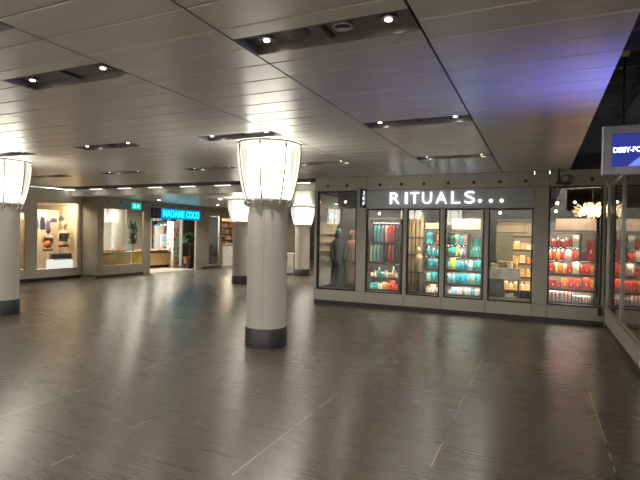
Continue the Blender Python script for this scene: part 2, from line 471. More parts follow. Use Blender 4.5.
# glass return towards the far hall
def window_x(n, x, y0, y1, z0, z1, muls=(), gm='glass', fm='frame', t=.05, f=.03):
    m = MB(); e = [y0] + list(muls) + [y1]
    m.box(x - t / 2, x + t / 2, y0, y1, z0, z0 + f).box(x - t / 2, x + t / 2, y0, y1, z1 - f, z1)
    for y in e: m.box(x - t / 2, x + t / 2, y - f / 2, y + f / 2, z0 + f, z1 - f)
    o = struct(m.build('window_%d' % n, fm))
    for a, b in zip(e, e[1:]): MB().box(x - .004, x + .004, a + f / 2, b - f / 2, z0 + f, z1 - f).build('window_pane', gm, o)
    return o
window_x(7, -4.73, 10.32, 12.9, .335, 2.585, (11.6,))
struct(MB().box(-4.76, -4.70, 10.31, 12.92, .0, .335).box(-4.76, -4.70, 10.31, 12.92, 2.585, CH + .1).box(-4.76, -4.66, 12.92, 27, 0, CH + .1).build('wall_side', 'wall'))
# small round caps in the wall band
cap0 = None
for x in (-4.43, -3.97, -3.2, -2.72, -2.24, -1.74, -1.23, -.74, -.27, .36, .86):
    if cap0 is None:
        cap0 = MB().lathe([(.034, 0), (.034, .012), (.02, .022)], 18).build('round_cap', 'plinth', None, True)
        cap0.rotation_euler = (PI / 2, 0, 0); o = cap0
        tag(o, 'small round black cap in the grey wall band above the shop windows', 'wall cap', 'round caps above the shop windows')
    else: o = dup(cap0)
    o.location = (x, YF + .003, 2.70)
# RITUALS... in separate glowing letters
sg = thing('shop_sign', 'glowing white RITUALS letters with three dots on the grey fascia', 'sign', (0, YF - .02, 0))
for ch, x, ww in (('R', -3.005, .215), ('I', -2.655, .045), ('T', -2.535, .19), ('U', -2.265, .205), ('A', -1.965, .235), ('L', -1.63, .185), ('S', -1.35, .205)):
    lt = text_mesh('letter', ch, 'letter', ww * .94, .24, sg, .03, -.010)
    lt.location = (-2.953 + (x + 3.005) * .939, -.015, 2.28)
for x in (-1.035, -.815, -.60):
    MB().lathe([(.033, 0), (.033, .028)], 24).build('dot', 'letter', sg, True, (-2.953 + (x + 3.005) * .939, 0, 2.325)).rotation_euler = (PI / 2, 0, 0)
# black blade sign
bs = thing('blade_sign', 'small black blade sign with white marks beside the glowing letters', 'sign', (-3.53, YF, 2.2))
MB().box(-.02, .02, -.30, 0, 0, .40, .004).build('panel', 'frame', bs)
for k, ch in enumerate(('F', 'E', 'Z')):
    o = text_mesh('lettering', ch, 'letterdim', .15, .075, bs, .006, 0, 'yz'); o.location = (.023, -.225, .045 + .115 * k)
# dome camera on its black pole in front of the red window
dc = thing('dome_camera', 'dome camera on a black pole hanging above the red window', 'camera', (.30, 9.95, CH))
MB().tube([(0, 0, 1.209), (0, 0, -.30)], .016, 10).build('pole', 'frame', dc, True)
MB().box(-.05, .05, -.03, .03, -.30, -.24, .008).build('bracket', 'frame', dc)
MB().lathe([(.085, -.26), (.10, -.23), (.10, -.16), (.06, -.13)], 24, (.13, 0, 0)).build('housing', 'duct', dc, True)
MB().ball((.13, 0, -.26), .082, (1, 1, .75), 18).build('dome', 'band', dc, True)
MB().tube([(0, 0, -.2), (.10, 0, -.16)], .013, 8).build('arm', 'frame', dc, True)

# ------------------------------------------------------------------ shop interior (ahead)
struct(MB().box(-4.66, 6, 10.32, 15.9, 2.76, 2.84).build('ceiling_shop', 'dark'))
struct(MB().box(-4.66, 6, 15.8, 15.9, 0, 2.76).build('wall_shop_back', 'dark'))
struct(MB().box(5.9, 6, 10.32, 15.8, 0, 2.76).build('wall_shop_end', 'dark'))
struct(MB().box(-4.66, -2.75, 11.35, 11.42, 0, 2.76).box(-2.78, -2.72, 11.42, 13.2, 0, 2.76).build('wall_partition', 'dark'))
struct(MB().box(-2.0, -1.06, 11.36, 11.42, 0, 2.3).build('wall_partition_teal', 'dark'))
struct(MB().box(.05, 1.05, 11.36, 11.42, 0, 1.95).build('wall_partition_red', 'dark'))
struct(MB().box(-4.66, 1.05, 10.32, 11.3, .0, .30).build('floor_plinth', 'dark'))
# spot lamps on the dark shop ceiling
sp0 = None
for x, y, z, where in ((-4.38, 11.2, 2.42, 'above the grey robe'), (-3.3, 10.55, 2.10, 'above the hanging garments'), (-2.38, 10.6, 2.10, 'above the teal side shelf'), (-.78, 11.1, 2.14, 'above the olive panel'), (.32, 11.2, 2.34, 'above the red shelves, upper of two'), (.31, 11.7, 2.20, 'above the red shelves, lower of two'), (.72, 12.6, 2.45, 'beside the petal chandelier')):
    if sp0 is None:
        t = sp0 = thing('spot_lamp', 'x', 'spot lamp', (x, y, z), 0, 'spot lamps on the shop ceiling')
        MB().tube([(0, 0, .02), (0, 0, .34)], .008, 8).build('stem', 'frame', t, True)
        MB().tube([(0, .07, .02), (0, -.02, -.01)], [.032, .036], 14).build('can', 'frame', t, True)
        MB().ball((0, -.028, -.012), .028, (1, .45, 1), 12).build('lens', 'spot', t, True)
    else: t = dup(sp0, (x, y, z))
    t['label'] = 'small bright spot lamp on the shop ceiling ' + where

# ---- display shelf units (front faces at y = YS) and the goods on them
YS = 10.86
def shelf_unit(name, label, x0, x1, zs, ztop, div=None, header=None, depth=.34, back='panelback'):
    """zs: board heights (top surfaces), lowest first; div = (x, zlow, zhigh)"""
    t = thing(name, label, 'display shelf', ((x0 + x1) / 2, YS, .30))
    ox, oy, oz = (x0 + x1) / 2, YS, .30
    def b(n, m, a0, a1, c0, c1, e0, e1): return MB().box(a0 - ox, a1 - ox, c0 - oy, c1 - oy, e0 - oz, e1 - oz, .002).build(n, m, t)
    b('side_panel', 'unit', x0, x0 + .03, YS, YS + depth, .30, ztop); b('side_panel', 'unit', x1 - .03, x1, YS, YS + depth, .30, ztop)
    b('back_panel', back, x0 + .03, x1 - .03, YS + depth - .02, YS + depth, .30, ztop - .03)
    b('top_board', 'unit', x0 + .03, x1 - .03, YS, YS + depth, ztop - .03, ztop)
    allz = list(zs) + [ztop - .03]
    for i, z in enumerate(zs):
        xa = x0 + .03; xb = x1 - .03
        if div and len(div) > 3 and abs(z - div[3]) < .01: xb = div[0]
        b('shelf_board', 'unit', xa, xb, YS, YS + depth - .02, z - .028, z)
        if i: b('light_strip', 'led', xa + .01, xb - .01, YS + .03, YS + .06, z - .036, z - .029)
    b('light_strip', 'led', x0 + .04, x1 - .04, YS + .03, YS + .05, ztop - .038, ztop - .031)
    for z in list(zs)[1:] + [ztop - .002]:
        b('front_lip', 'unit', x0 + .03, (div[0] if div and abs(z - div[3]) < .01 else x1 - .03), YS, YS + .012, z - .048, z - .0285)  # lip hides the added strip from view
    if div: b('divider', 'unit', div[0], div[0] + .03, YS, YS + depth - .02, div[1], div[2])
    if header: b('header_panel', 'header', header[0], header[1], YS + .05, YS + .10, header[2], header[3])
    return t
PROTO = {}
def proto(kind, col):
    k = (kind, col)
    if k in PROTO: return dup(PROTO[k])
    pm = 'p_' + col
    if kind == 'bottle':
        o = MB().lathe([(.46, 0), (.5, .03), (.5, .58), (.42, .68), (.17, .74), (.17, .80)], 18).build('bottle', pm, None, True)
        MB().lathe([(.22, .80), (.22, 1.)], 14).build('cap', 'p_white' if col not in ('white', 'cream') else 'p_gold', o, True)
    elif kind == 'jar':
        o = MB().lathe([(.44, 0), (.5, .05), (.5, .66), (.46, .72)], 20).build('jar', pm, None, True)
        MB().lathe([(.5, .73), (.5, .96), (.44, 1.)], 20).build('lid', 'p_white' if col not in ('white', 'cream') else 'p_tan', o, True)
    elif kind == 'pouch':      # rounded refill pack
        o = MB().loft([(0, 0, 0, .48, .42), (0, 0, .3, .5, .42), (0, 0, .7, .47, .3), (0, 0, .92, .3, .12), (0, 0, 1., .12, .05)], 18).build('refill_pouch', pm, None, True)
        MB().box(-.2, .2, -.43, -.40, .3, .55).build('paper_label', 'p_cream' if col != 'cream' else 'p_tan', o)
    elif kind == 'striped':
        o = MB().box(-.5, .5, -.5, .5, 0, 1, .01).build('gift_set', 'p_white', None)
        for a in (-.36, -.02, .3): MB().box(a, a + .14, -.505, -.495, .01, .99).build('stripe', pm, o)
    else:
        o = MB().box(-.5, .5, -.5, .5, 0, .80, .012).build('gift_box', pm, None)
        MB().box(-.515, .515, -.515, .515, .80, 1., .01).build('lid', pm, o)
        MB().box(-.12, .12, -.52, -.505, .34, .52).build('paper_label', 'p_cream' if col not in ('white', 'cream') else 'p_gold', o)
    PROTO[k] = o
    return o
NAMES = {'bottle': 'bottle', 'jar': 'jar', 'pouch': 'refill pouch', 'striped': 'striped gift set', 'box': 'gift box'}
CW = {'mint': 'pale mint', 'skyblue': 'pale blue', 'crimson': 'dark red', 'cream': 'cream', 'grey': 'grey'}
def row(items, x0, x1, z, shelf, unit, group, d=.14, y=None, place=None):
    """items: (kind, colour, relative width, height)"""
    tot = sum(i[2] for i in items); x = x0; y = y if y is not None else YS + .13
    for i, (kind, col, rw, h) in enumerate(items):
        wd = rw / tot * (x1 - x0); cx = x + wd / 2; x += wd
        if kind == 'gap': continue
        o = proto(kind, col)
        s = wd * .90; o.scale = (s, min(s, d) if kind != 'striped' else d, h)
        if kind in ('bottle', 'jar') : o.scale = (s, min(s, .14), h)
        o.location = (cx, y + random.uniform(-.012, .012), z + .001); o.rotation_euler = (0, 0, random.uniform(-.05, .05) if kind in ('box',) else 0)
        nm = ('red-striped white gift set' if col == 'red' else 'striped white gift set') if kind == 'striped' else '%s %s' % (CW.get(col, col), NAMES[kind])
        tag(o, '%s, %s from left %s' % (nm, ORD[i], place or 'on the %s shelf of the %s display' % (shelf, unit)), NAMES[kind].split()[-1] if kind != 'striped' else 'gift set', group)

# window 2: hanging garments and jars
shelf_unit('garment_display', 'black wall unit with two rows of hanging garments and jars', -3.69, -2.90, (.34, .62, .97), 2.02, back='unit')
gu = [o for o in bpy.data.objects if o.name == 'garment_display'][0]
for z in (1.885, 1.435):
    MB().tube([(-.365, .14, z - .30), (.365, .14, z - .30)], .009, 8).build('clothes_rail', 'alu', gu, True)
MB().box(-.365, .365, .145, .15, 0, .01)
GARM = {}
def garment(col):
    if col in GARM: return dup(GARM[col])
    m = MB()      # draped robe seen edge-on, with folds
    def fold(a, z): return .10 * math.sin(5 * a + z * 3) + .06 * math.sin(9 * a)
    m.loft([(0, 0, -.44, .062, .125), (0, 0, -.30, .060, .13), (0, 0, -.15, .056, .13), (0, 0, -.06, .05, .12), (0, 0, -.025, .036, .06), (0, 0, -.01, .015, .02)], 26, True, fold)
    o = m.build('hanging_robe', 'c_' + col, None, True)
    MB().tube([(0, 0, -.012), (0, 0, .0), (0, .012, .014), (0, .0, .024), (0, -.012, .014)], .0028, 6).build('hanger_hook', 'alu', o, True)
    GARM[col] = o
    return o
for z, r, cols in ((1.885, 'upper', ('charcoal', 'green', 'teal', 'grey', 'pink', 'red', 'crimson', 'maroon')), (1.435, 'lower', ('cream', 'mint', 'mint', 'grey', 'charcoal', 'red', 'purple', 'maroon'))):
    for i, c in enumerate(cols):
        o = garment(c); o.location = (-3.612 + i * .0895, YS + .14, z - .036); o.scale = (.62, .86, 1)
        o.scale.z = .9 if r == 'upper' else .93
        tag(o, '%s hanging garment, %s from the left on the %s rail of the garment display' % ({'mint': 'pale green', 'crimson': 'dark red'}.get(c, c), ORD[i], r), 'garment', 'garments on the rails')
row([('jar', 'cream', 1, .10), ('jar', 'cream', 1, .14), ('bottle', 'teal', .9, .22), ('jar', 'teal', 1, .12), ('jar', 'cream', 1, .16), ('jar', 'orange', 1, .11), ('bottle', 'gold', .9, .26), ('jar', 'cream', 1, .12)], -3.64, -2.95, .62, 'middle', 'garment', 'packs in the garment display')
row([('box', 'turquoise', 1, .13), ('box', 'teal', 1, .14), ('box', 'cream', 1, .12), ('box', 'tan', 1, .16), ('box', 'orange', 1, .14), ('box', 'red', 1, .2), ('box', 'red', .8, .12)], -3.64, -2.95, .34, 'bottom', 'garment', 'packs in the garment display')

# window 3: timber screen, small stand figure, narrow teal shelf
shelf_unit('narrow_display', 'narrow black shelf of teal boxes beside the timber screen', -2.36, -1.93, (.34, .59, .88, 1.17, 1.45), 1.74, None, (-2.34, -1.95, 1.76, 1.90))
row([('box', 'teal', 1, .22), ('gap', '', .3, 0), ('pouch', 'orange', 1, .2)], -2.32, -1.97, 1.45, 'top', 'narrow teal', 'packs in the narrow display')
row([('bottle', 'turquoise', .8, .2), ('bottle', 'teal', 1, .17), ('bottle', 'turquoise', 1, .2)], -2.32, -1.97, 1.17, 'second', 'narrow teal', 'packs in the narrow display')
row([('gap', '', .25, 0), ('box', 'teal', 1, .2), ('box', 'turquoise', 1, .2)], -2.32, -1.97, .88, 'third', 'narrow teal', 'packs in the narrow display')
row([('box', 'mint', 1, .18), ('box', 'teal', 1, .2), ('box', 'turquoise', .8, .16)], -2.32, -1.97, .59, 'fourth', 'narrow teal', 'packs in the narrow display')
row([('jar', 'cream', 1, .12), ('jar', 'white', 1, .17), ('pouch', 'pink', 1, .14)], -2.32, -1.97, .34, 'bottom', 'narrow teal', 'packs in the narrow display')
ts = thing('timber_screen', 'tall tan timber screen with dark posts inside the third window', 'screen', (-2.735, 11.15, .30))
for k in range(4):
    MB().box(-.06 + k * .095, .02 + k * .095, 0, .04, 0, 1.92, .004).build('board', 'brownpanel', ts)
for a in (-.10, .32): MB().box(a, a + .03, -.02, .06, 0, 2.2, .003).build('post', 'unit', ts)
for z in (.45, .85, 1.25): MB().box(-.07, .32, -.012, -.001, z, z + .02).build('rail', 'unit', ts)
st = thing('bust_stand', 'small cream draped bust on a dark stand before the timber screen', 'stand', (-2.475, 10.9, .30))
MB().lathe([(.10, 0), (.10, .02), (.02, .04), (.02, .50)], 18).build('stand', 'unit', st, True)
MB().loft([(0, 0, .50, .055, .05), (0, 0, .62, .075, .06), (0, 0, .78, .095, .065), (0, 0, .86, .08, .055), (0, 0, .90, .035, .03), (0, 0, .96, .03, .03)], 20).build('bust', 'c_tan', st, True)
MB().ball((0, 0, 1.0), .05, (.9, 1, 1.15)).build('head', 'c_cream', st, True)

# window 4: wide teal shelf
shelf_unit('teal_display', 'wide black shelf unit of teal and blue packs under a cream header', -1.89, -1.10, (.34, .575, .875, 1.175, 1.425), 1.72, (-1.42, 1.175, 1.69, 1.425), (-1.76, -1.16, 1.76, 1.99))
U = 'wide teal'; G = 'packs in the wide teal display'
row([('box', 'charcoal', .6, .16), ('box', 'green', 1, .2), ('box', 'mint', 1, .21), ('box', 'turquoise', .9, .19), ('box', 'pink', 1, .2)], -1.84, -1.44, 1.425, 'top', U, G)
row([('box', 'green', .9, .17), ('box', 'teal', .9, .19), ('pouch', 'yellow', 1.1, .22), ('pouch', 'mint', 1, .16), ('box', 'grey', .8, .17)], -1.84, -1.44, 1.175, 'second', U, G)
row([('box', 'green', .7, .25), ('box', 'green', .9, .38), ('box', 'teal', 1, .40), ('box', 'green', .9, .41)], -1.38, -1.14, 1.175, 'tall', U, G)
row([('box', 'mint', .8, .17), ('box', 'yellow', 1, .24), ('box', 'turquoise', 1, .2), ('bottle', 'teal', .9, .19), ('bottle', 'blue', .9, .2), ('pouch', 'white', 1, .22), ('box', 'teal', .9, .2), ('box', 'turquoise', .9, .21)], -1.84, -1.14, .875, 'third', U, G)
row([('box', 'skyblue', .9, .2), ('bottle', 'skyblue', .7, .22), ('box', 'teal', 1, .2), ('box', 'blue', 1.2, .21), ('box', 'turquoise', .8, .2), ('box', 'mint', 1, .22), ('box', 'turquoise', 1, .21)], -1.84, -1.14, .575, 'fourth', U, G)
row([('jar', 'white', .8, .09), ('box', 'skyblue', 1, .14), ('box', 'white', 1, .13), ('box', 'grey', .5, .17), ('box', 'white', 1.1, .14), ('box', 'turquoise', .8, .1), ('box', 'white', 1, .13)], -1.84, -1.14, .34, 'bottom', U, G)

# window 5: olive panel, stone counter, lit golden shelving behind
op = thing('olive_panel', 'square olive felt panel hanging from a rail in the fifth window', 'panel', (-.70, 11.5, 1.08))
MB().box(-.18, .18, 0, .02, 0, .62, .004).build('panel', 'olive', op)
MB().box(-.36, .44, .03, .05, .625, .645).build('rail', 'unit', op)
for s in (-.32, .40): MB().tube([(s, .04, .64), (s, .04, 1.68)], .005, 6).build('cord', 'unit', op, True)
sc = thing('stone_counter', 'grey stone counter with dark base in the fifth window', 'counter', (-.70, 11.45, 0))
MB().box(-.34, .32, 0, .5, .68, .92, .008).build('worktop', 'stone', sc)
MB().box(-.30, -.02, .06, .45, 0, .68).build('base_cabinet', 'dark', sc)
MB().box(.28, .31, .06, .45, 0, .68).build('end_panel', 'unit', sc)
gs = thing('golden_shelving', 'tall lit golden shelving behind the stone counter', 'shelving', (-.42, 13.6, 0))
MB().box(-.62, .55, .32, .35, 0, 2.1).build('back_panel', 'header', gs)
for z in (.25, .6, .95, 1.3, 1.65, 2.05): MB().box(-.62, .55, 0, .32, z - .025, z, .003).build('shelf_board', 'wood', gs)
for z in (.6, .95, 1.3, 1.65, 2.05):
    MB().box(-.6, .53, .03, .05, z - .034, z - .026).build('light_strip', 'ledlow', gs)
    MB().box(-.59, .52, -.012, 0, z - .05, z).build('front_lip', 'unit', gs)  # lip in front covers the added strip
for a in (-.62, .52): MB().box(a, a + .03, 0, .32, 0, 2.08).build('side_panel', 'unit', gs)
MB().box(-.62, .55, -.02, 0, 1.72, 1.92).build('header_panel', 'header', gs)
for z, nm, hh in ((.25, 'bottom', .22), (.6, 'second', .2), (.95, 'third', .2), (1.3, 'fourth', .22)):
    ks = [random.choice(('box', 'bottle', 'jar', 'bottle')) for _ in range(8)]
    cs = [random.choice(('gold', 'cream', 'gold', 'tan', 'cream', 'orange')) for _ in range(8)]
    row([(k, c, 1, hh * random.uniform(.7, 1)) for k, c in zip(ks, cs)], -1.0, .08, z, nm, 'golden', 'packs on the golden shelving', .14, 13.75)
row([('box', 'cream', 1, .34), ('box', 'cream', 1, .36), ('box', 'gold', .8, .3)], -.68, -.43, .001, 'floor', 'counter', 'boxes under the stone counter', .14, 11.6, 'under the grey stone counter')
row([('jar', 'gold', 1, .10), ('jar', 'cream', 1, .12), ('bottle', 'gold', .8, .17), ('jar', 'tan', 1, .1), ('bottle', 'cream', .8, .18), ('jar', 'gold', 1, .12)], -1.0, -.42, .92, 'top', 'counter', 'jars on the stone counter', .14, 11.65, 'on top of the grey stone counter')

# window 6: red shelf and petal chandelier
shelf_unit('red_display', 'wide black shelf unit of red packs under a cream header', .12, 1.035, (.34, .59, .895, 1.18, 1.44), 1.75, (.735, 1.18, 1.72, 1.44), (.29, 1.01, 1.77, 2.0))
U = 'red'; G = 'packs in the red display'
row([('box', 'red', .9, .12), ('jar', 'red', .9, .15), ('bottle', 'crimson', .8, .18), ('jar', 'red', 1, .14), ('bottle', 'red', .8, .18), ('box', 'crimson', 1, .16), ('box', 'cream', 1.3, .22)], .16, .72, 1.44, 'top', U, G)
row([('bottle', 'orange', .7, .19), ('bottle', 'red', .7, .2), ('bottle', 'orange', .7, .21), ('bottle', 'red', .7, .2), ('pouch', 'pink', 1.3, .21), ('box', 'red', 1, .15)], .16, .72, 1.18, 'second', U, G)
row([('bottle', 'crimson', .5, .2), ('gap', '', .25, 0), ('box', 'crimson', 1, .40)], .775, .99, 1.18, 'tall', U, G)
row([('box', 'red', 1.2, .19), ('jar', 'gold', .7, .22), ('box', 'orange', .9, .2), ('jar', 'gold', .7, .19), ('box', 'red', 1, .16), ('box', 'cream', 1.2, .24), ('bottle', 'red', .7, .18), ('box', 'red', 1.1, .19), ('box', 'orange', .8, .17)], .16, 1.0, .895, 'third', U, G)
row([('gap', '', .3, 0), ('box', 'red', 1.3, .17), ('box', 'red', .7, .13), ('box', 'orange', 1, .2), ('box', 'red', 1, .21), ('box', 'red', 1, .2), ('gap', '', .3, 0), ('box', 'red', 1, .24), ('box', 'orange', .7, .19)], .16, 1.0, .59, 'fourth', U, G)
row([('striped', 'red', 1.3, .19), ('striped', 'red', 1.3, .2), ('striped', 'crimson', 1, .12), ('striped', 'red', .8, .12)], .2, .95, .34, 'bottom', U, G, .16)
ch = thing('petal_chandelier', 'large cream petal chandelier glowing above the red shelves', 'chandelier', (1.02, 11.85, 2.22))
MB().tube([(0, 0, .1), (0, 0, .54)], .008, 8).build('rod', 'alu', ch, True)
MB().lathe([(.06, .50), (.07, .54)], 16).build('canopy', 'alu', ch, True)
pm = MB()
for k in range(150):
    u, v = random.uniform(0, 2 * PI), math.acos(random.uniform(-1, 1))
    d = Vector((math.sin(v) * math.cos(u), math.sin(v) * math.sin(u), math.cos(v)))
    c = Vector((d.x * .40, d.y * .36, d.z * .15)) * random.uniform(.75, 1.02)
    s = random.uniform(.035, .055)
    a = d.cross(Vector((random.uniform(-1, 1), random.uniform(-1, 1), random.uniform(-1, 1)))).normalized(); b = (d + .6 * Vector((random.uniform(-1, 1), random.uniform(-1, 1), random.uniform(-1, 1)))).normalized()
    b = (b - a * b.dot(a)).normalized()
    vs = [pm.bm.verts.new(c + a * s * .7 * math.cos(2 * PI * i / 6) + b * s * math.sin(2 * PI * i / 6)) for i in range(6)]
    n = a.cross(b) * .004
    v2 = [pm.bm.verts.new(x.co + n) for x in vs]
    pm.bm.faces.new(vs); pm.bm.faces.new(v2[::-1])
    for i in range(6): pm.bm.faces.new((vs[i], v2[i], v2[(i + 1) % 6], vs[(i + 1) % 6]))
pt = pm.build('petals', mat('capiz_petal', (.85, .72, .52), .5, 0, .1, 8), ch); pt['kind'] = 'stuff'
MB().ball((0, 0, 0), .22, (1, 1, .4)).build('glow_bulb', emit('chandelier_bulb', (1, .8, .52), 7), ch, True)

# window 1: two draped robes on stands
def robe_stand(label, x, y, h, rot, cloth, hood, sc):
    t = thing('robe_mannequin', label, 'mannequin', (x, y, .30), rot, 'mannequins in robes')
    t.scale = (sc, sc, sc)
    MB().lathe([(.15, 0), (.15, .015), (.02, .03), (.02, .5)], 20).build('stand', 'frame', t, True)
    for s in (-1, 1): MB().loft([(s * .07, 0, .06, .035, .045), (s * .07, 0, .30, .05, .055), (s * .06, 0, .5, .06, .06)], 14).build('leg', 'darkgrey', t, True)
    def fold(a, z): return (.05 * math.sin(7 * a + 2 * z) + .03 * math.sin(12 * a)) * max(0, min(1, (1.15 - z) / .8))
    MB().loft([(0, 0, .12, .20, .15), (0, 0, .40, .19, .14), (0, 0, .75, .165, .125), (0, 0, .95, .15, .115), (0, 0, 1.12, .175, .125), (0, 0, 1.22, .18, .12), (0, 0, 1.285, .13, .085), (0, 0, 1.31, .06, .055)], 36, True, fold).build('robe', cloth, t, True)
    for s in (-1, 1):
        MB().tube([(s * .14, 0, 1.21), (s * .172, -.02, 1.05), (s * .178, -.05, .88), (s * .15, -.09, .74)], [.05, .056, .062, .066], 14).build('sleeve', cloth, t, True)
    MB().loft([(0, 0, .93, .158, .122), (0, 0, .985, .158, .122)], 30).build('belt', cloth, t, True)
    MB().loft([(0, 0, 1.29, .05, .05), (0, 0, 1.36, .05, .055), (0, -.01, 1.41, .075, .085), (0, -.01, 1.48, .082, .10), (0, 0, 1.55, .06, .075), (0, 0, 1.57, .02, .03)], 20).build('head', hood, t, True)
    MB().loft([(0, .02, 1.30, .105, .085), (0, .035, 1.40, .10, .085), (0, .04, 1.48, .088, .08), (0, .03, 1.565, .05, .05)], 20).build('hood', cloth, t, True)
robe_stand('mannequin in a long slate grey robe behind the corner window', -4.38, 10.78, 1.5, .5, 'c_slate', 'c_green', .92)
robe_stand('mannequin in a dusty rose robe behind the corner window', -4.17, 11.12, 1.45, -.4, 'c_rose', 'c_rose', .90)

# lights of the shop ahead
light('shop_spot_area', 'AREA', (-3.3, 10.6, 2.35), 3.5, (1, .86, .68), .7, .12, (.35, 0, 0))
light('shop_spot_area', 'AREA', (-2.2, 10.6, 2.35), 6.9, (1, .86, .68), .6, .12, (.35, 0, 0))
light('shop_spot_area', 'AREA', (-1.45, 10.6, 2.35), 11.5, (1, .88, .72), .7, .12, (.35, 0, 0))
light('shop_spot_area', 'AREA', (-.5, 12.9, 2.5), 9, (1, .78, .48), .9, .3, (.3, 0, 0))
light('shop_spot_area', 'AREA', (.6, 10.6, 2.72), 13.8, (1, .80, .60), .8, .12, (.35, 0, 0))
light('shop_spot_area', 'AREA', (-4.2, 10.7, 2.72), 3.2, (1, .9, .8), .5, .3)
light('shop_spot_area', 'AREA', (3.0, 12.5, 2.7), 11.5, (1, .82, .6), 2., 1.)

# ------------------------------------------------------------------ glazed side shop on the right
XR = 1.10
struct(MB().box(XR, XR + .08, 6.78, 10.2, .10, .315, .003).box(XR, XR + .08, 6.78, 10.2, 2.62, 3.2).build('wall_right', 'wall'))
struct(MB().box(XR + .02, XR + .08, 6.78, 10.2, 0, .10).build('baseboard_right', 'plinth'))
window_x(8, XR + .04, 6.80, 10.17, .315, 2.62, (8.46,), 'gglass', 'alu', .06, .045)
struct(MB().box(XR + .1, 6, 6.7, 6.78, 0, 4.2).build('wall_return', 'wall2'))
struct(MB().box(XR + .1, 6, 6.78, 10.2, 2.7, 2.8).build('ceiling_side_shop', 'dark'))
struct(MB().box(5.9, 6, 6.78, 10.2, 0, 2.7).build('wall_side_shop', 'darkgrey'))
light('side_shop_area', 'AREA', (3.2, 8.4, 2.65), 9, (1, .82, .6), 2., 1.)
kn = thing('door_stop_box', 'small black box low on the corner where glass meets wall', 'box', (1.03, 10.17, .20))
MB().box(-.03, .03, -.03, .03, 0, .17, .01).build('casing', 'frame', kn)
MB().lathe([(.02, .17), (.02, .19)], 10).build('button', 'duct', kn, True)
# screen hung by the glass corner
sr = thing('hanging_screen', 'blue lit screen with white lettering hung above the glass shop', 'screen', (.635, 6.4, 2.33))
MB().box(0, 1.1, 0, .02, 0, .55, .0).build('back_plate', 'screenframe', sr)
f = MB(); f.box(0, .09, -.06, 0, 0, .55, .004).box(1.045, 1.1, -.06, 0, 0, .55, .004).box(.09, 1.045, -.06, 0, 0, .09, .004).box(.09, 1.045, -.06, 0, .455, .55, .004)
f.build('bezel', 'screenframe', sr)
MB().box(-.012, 0, -.065, .02, 0, .55, .002).build('edge_trim', 'alu', sr)
MB().box(.09, 1.045, -.02, -.001, .09, .455).build('display', 'bluescreen', sr)
o = text_mesh('lettering', 'DISSY-PO', 'screenwhite', .27, .06, sr, .006, .02); o.location = (.105, -.026, .25)
MB().prism([(.24, .092), (.42, .092), (.38, .20), (.365, .20)], 'y', -.026, -.022).build('light_cone', 'screenpale', sr)
for a in (.2, .9): MB().tube([(a, .01, .55), (a, .01, 1.66)], .014, 8).build('hanger_rod', 'frame', sr, True)

# open service ceiling to the right of the panel edge
struct(MB().box(.47, 6, -2.7, 10.2, 4.1, 4.2).build('ceiling_open_deck', 'deck'))
struct(MB().box(.44, .485, -2.7, 10.2, CH + .14, 4.1).build('wall_ceiling_edge', 'deck'))
j0 = None
for k, y in enumerate([3.3 + .62 * i for i in range(11)]):
    if j0 is None:
        j0 = thing('ceiling_joist', 'x', 'joist', (0, y, 3.72), 0, 'joists under the dark deck')
        MB().box(.50, 5.9, -.03, .03, .0, .02).build('bottom_flange', 'duct', j0); MB().box(.50, 5.9, -.006, .006, .02, .36).build('web', 'duct', j0); MB().box(.50, 5.9, -.03, .03, .36, .38).build('top_flange', 'duct', j0)
        o = j0
    else: o = dup(j0, (0, y, 3.72))
    o['label'] = '%s grey ceiling joist from the near end under the open dark deck' % ORD[k]
ct = thing('cable_tray', 'grey cable tray running under the joists beside the ceiling edge', 'cable tray', (1.25, 3, 3.5))
MB().box(-.12, .12, 0, 7, 0, .012).build('tray', 'duct', ct)
for s in (-.12, .112): MB().box(s, s + .008, 0, 7, .012, .08).build('rail', 'duct', ct)
tag(MB().box(-.04, .04, -.008, .008, .04, .10, .003).build('yellow_tag', 'tag', None, False, (.835, 6.4, 3.619)), 'small yellow tag hanging among the dark ceiling joists', 'tag')
dk = thing('air_duct', 'long grey air duct in the open ceiling behind the screen', 'duct', (2.0, -.4, 3.2))
MB().box(-.2, .35, 0, 6.9, 0, .24, .02).build('duct_body', 'duct', dk)
for y in (1.0, 5.8):
    for x in (-.16, .31): MB().tube([(x, y, .24), (x, y, .899)], .008, 6).build('hanger_rod', 'frame', dk)
for y in (1.2, 3.4, 5.6): MB().box(-.215, .365, y, y + .04, -.015, .255).build('flange', 'alu', dk)

# ------------------------------------------------------------------ left side: lingerie shop
XL = -14.05
m = MB()
m.box(XL - .1, XL, -7, 8.9, .09, CH, .0)
m.box(XL - .1, XL, 8.9, 9.64, .09, .34).box(XL - .1, XL, 8.9, 9.64, 2.10, CH).box(XL - .1, XL, 9.64, 10.0, .09, CH)
m.box(XL - .1, XL, 10.0, 11.47, .09, .32).box(XL - .1, XL, 10.0, 11.47, 2.48, CH).box(XL - .1, XL, 11.47, 11.62, .09, CH)
m.box(XL - .012, XL + .006, 9.76, 9.775, .09, CH)
struct(m.build('wall_left', 'wallw'))
struct(MB().box(XL - .08, XL - .02, -7, 11.62, 0, .09).build('baseboard_left', 'plinth'))
window_x(9, XL - .05, 8.9, 9.64, .34, 2.10, (), 'glass', 'brownpanel' , .08, .02)
window_x(10, XL - .05, 10.0, 11.47, .32, 2.48, (), 'glass', 'brownpanel', .08, .02)
struct(MB().box(XL - 2.3, XL - .1, 8.2, 8.25, 0, 2.7).box(XL - 2.3, XL - .1, 11.63, 11.68, 0, 2.7).box(XL - 2.3, XL - 2.25, 8.25, 11.63, 0, 2.7).build('wall_lingerie_shop', 'cream_wall'))
struct(MB().box(XL - 2.3, XL - .1, 8.2, 11.68, 2.7, 2.78).build('ceiling_lingerie_shop', 'white'))
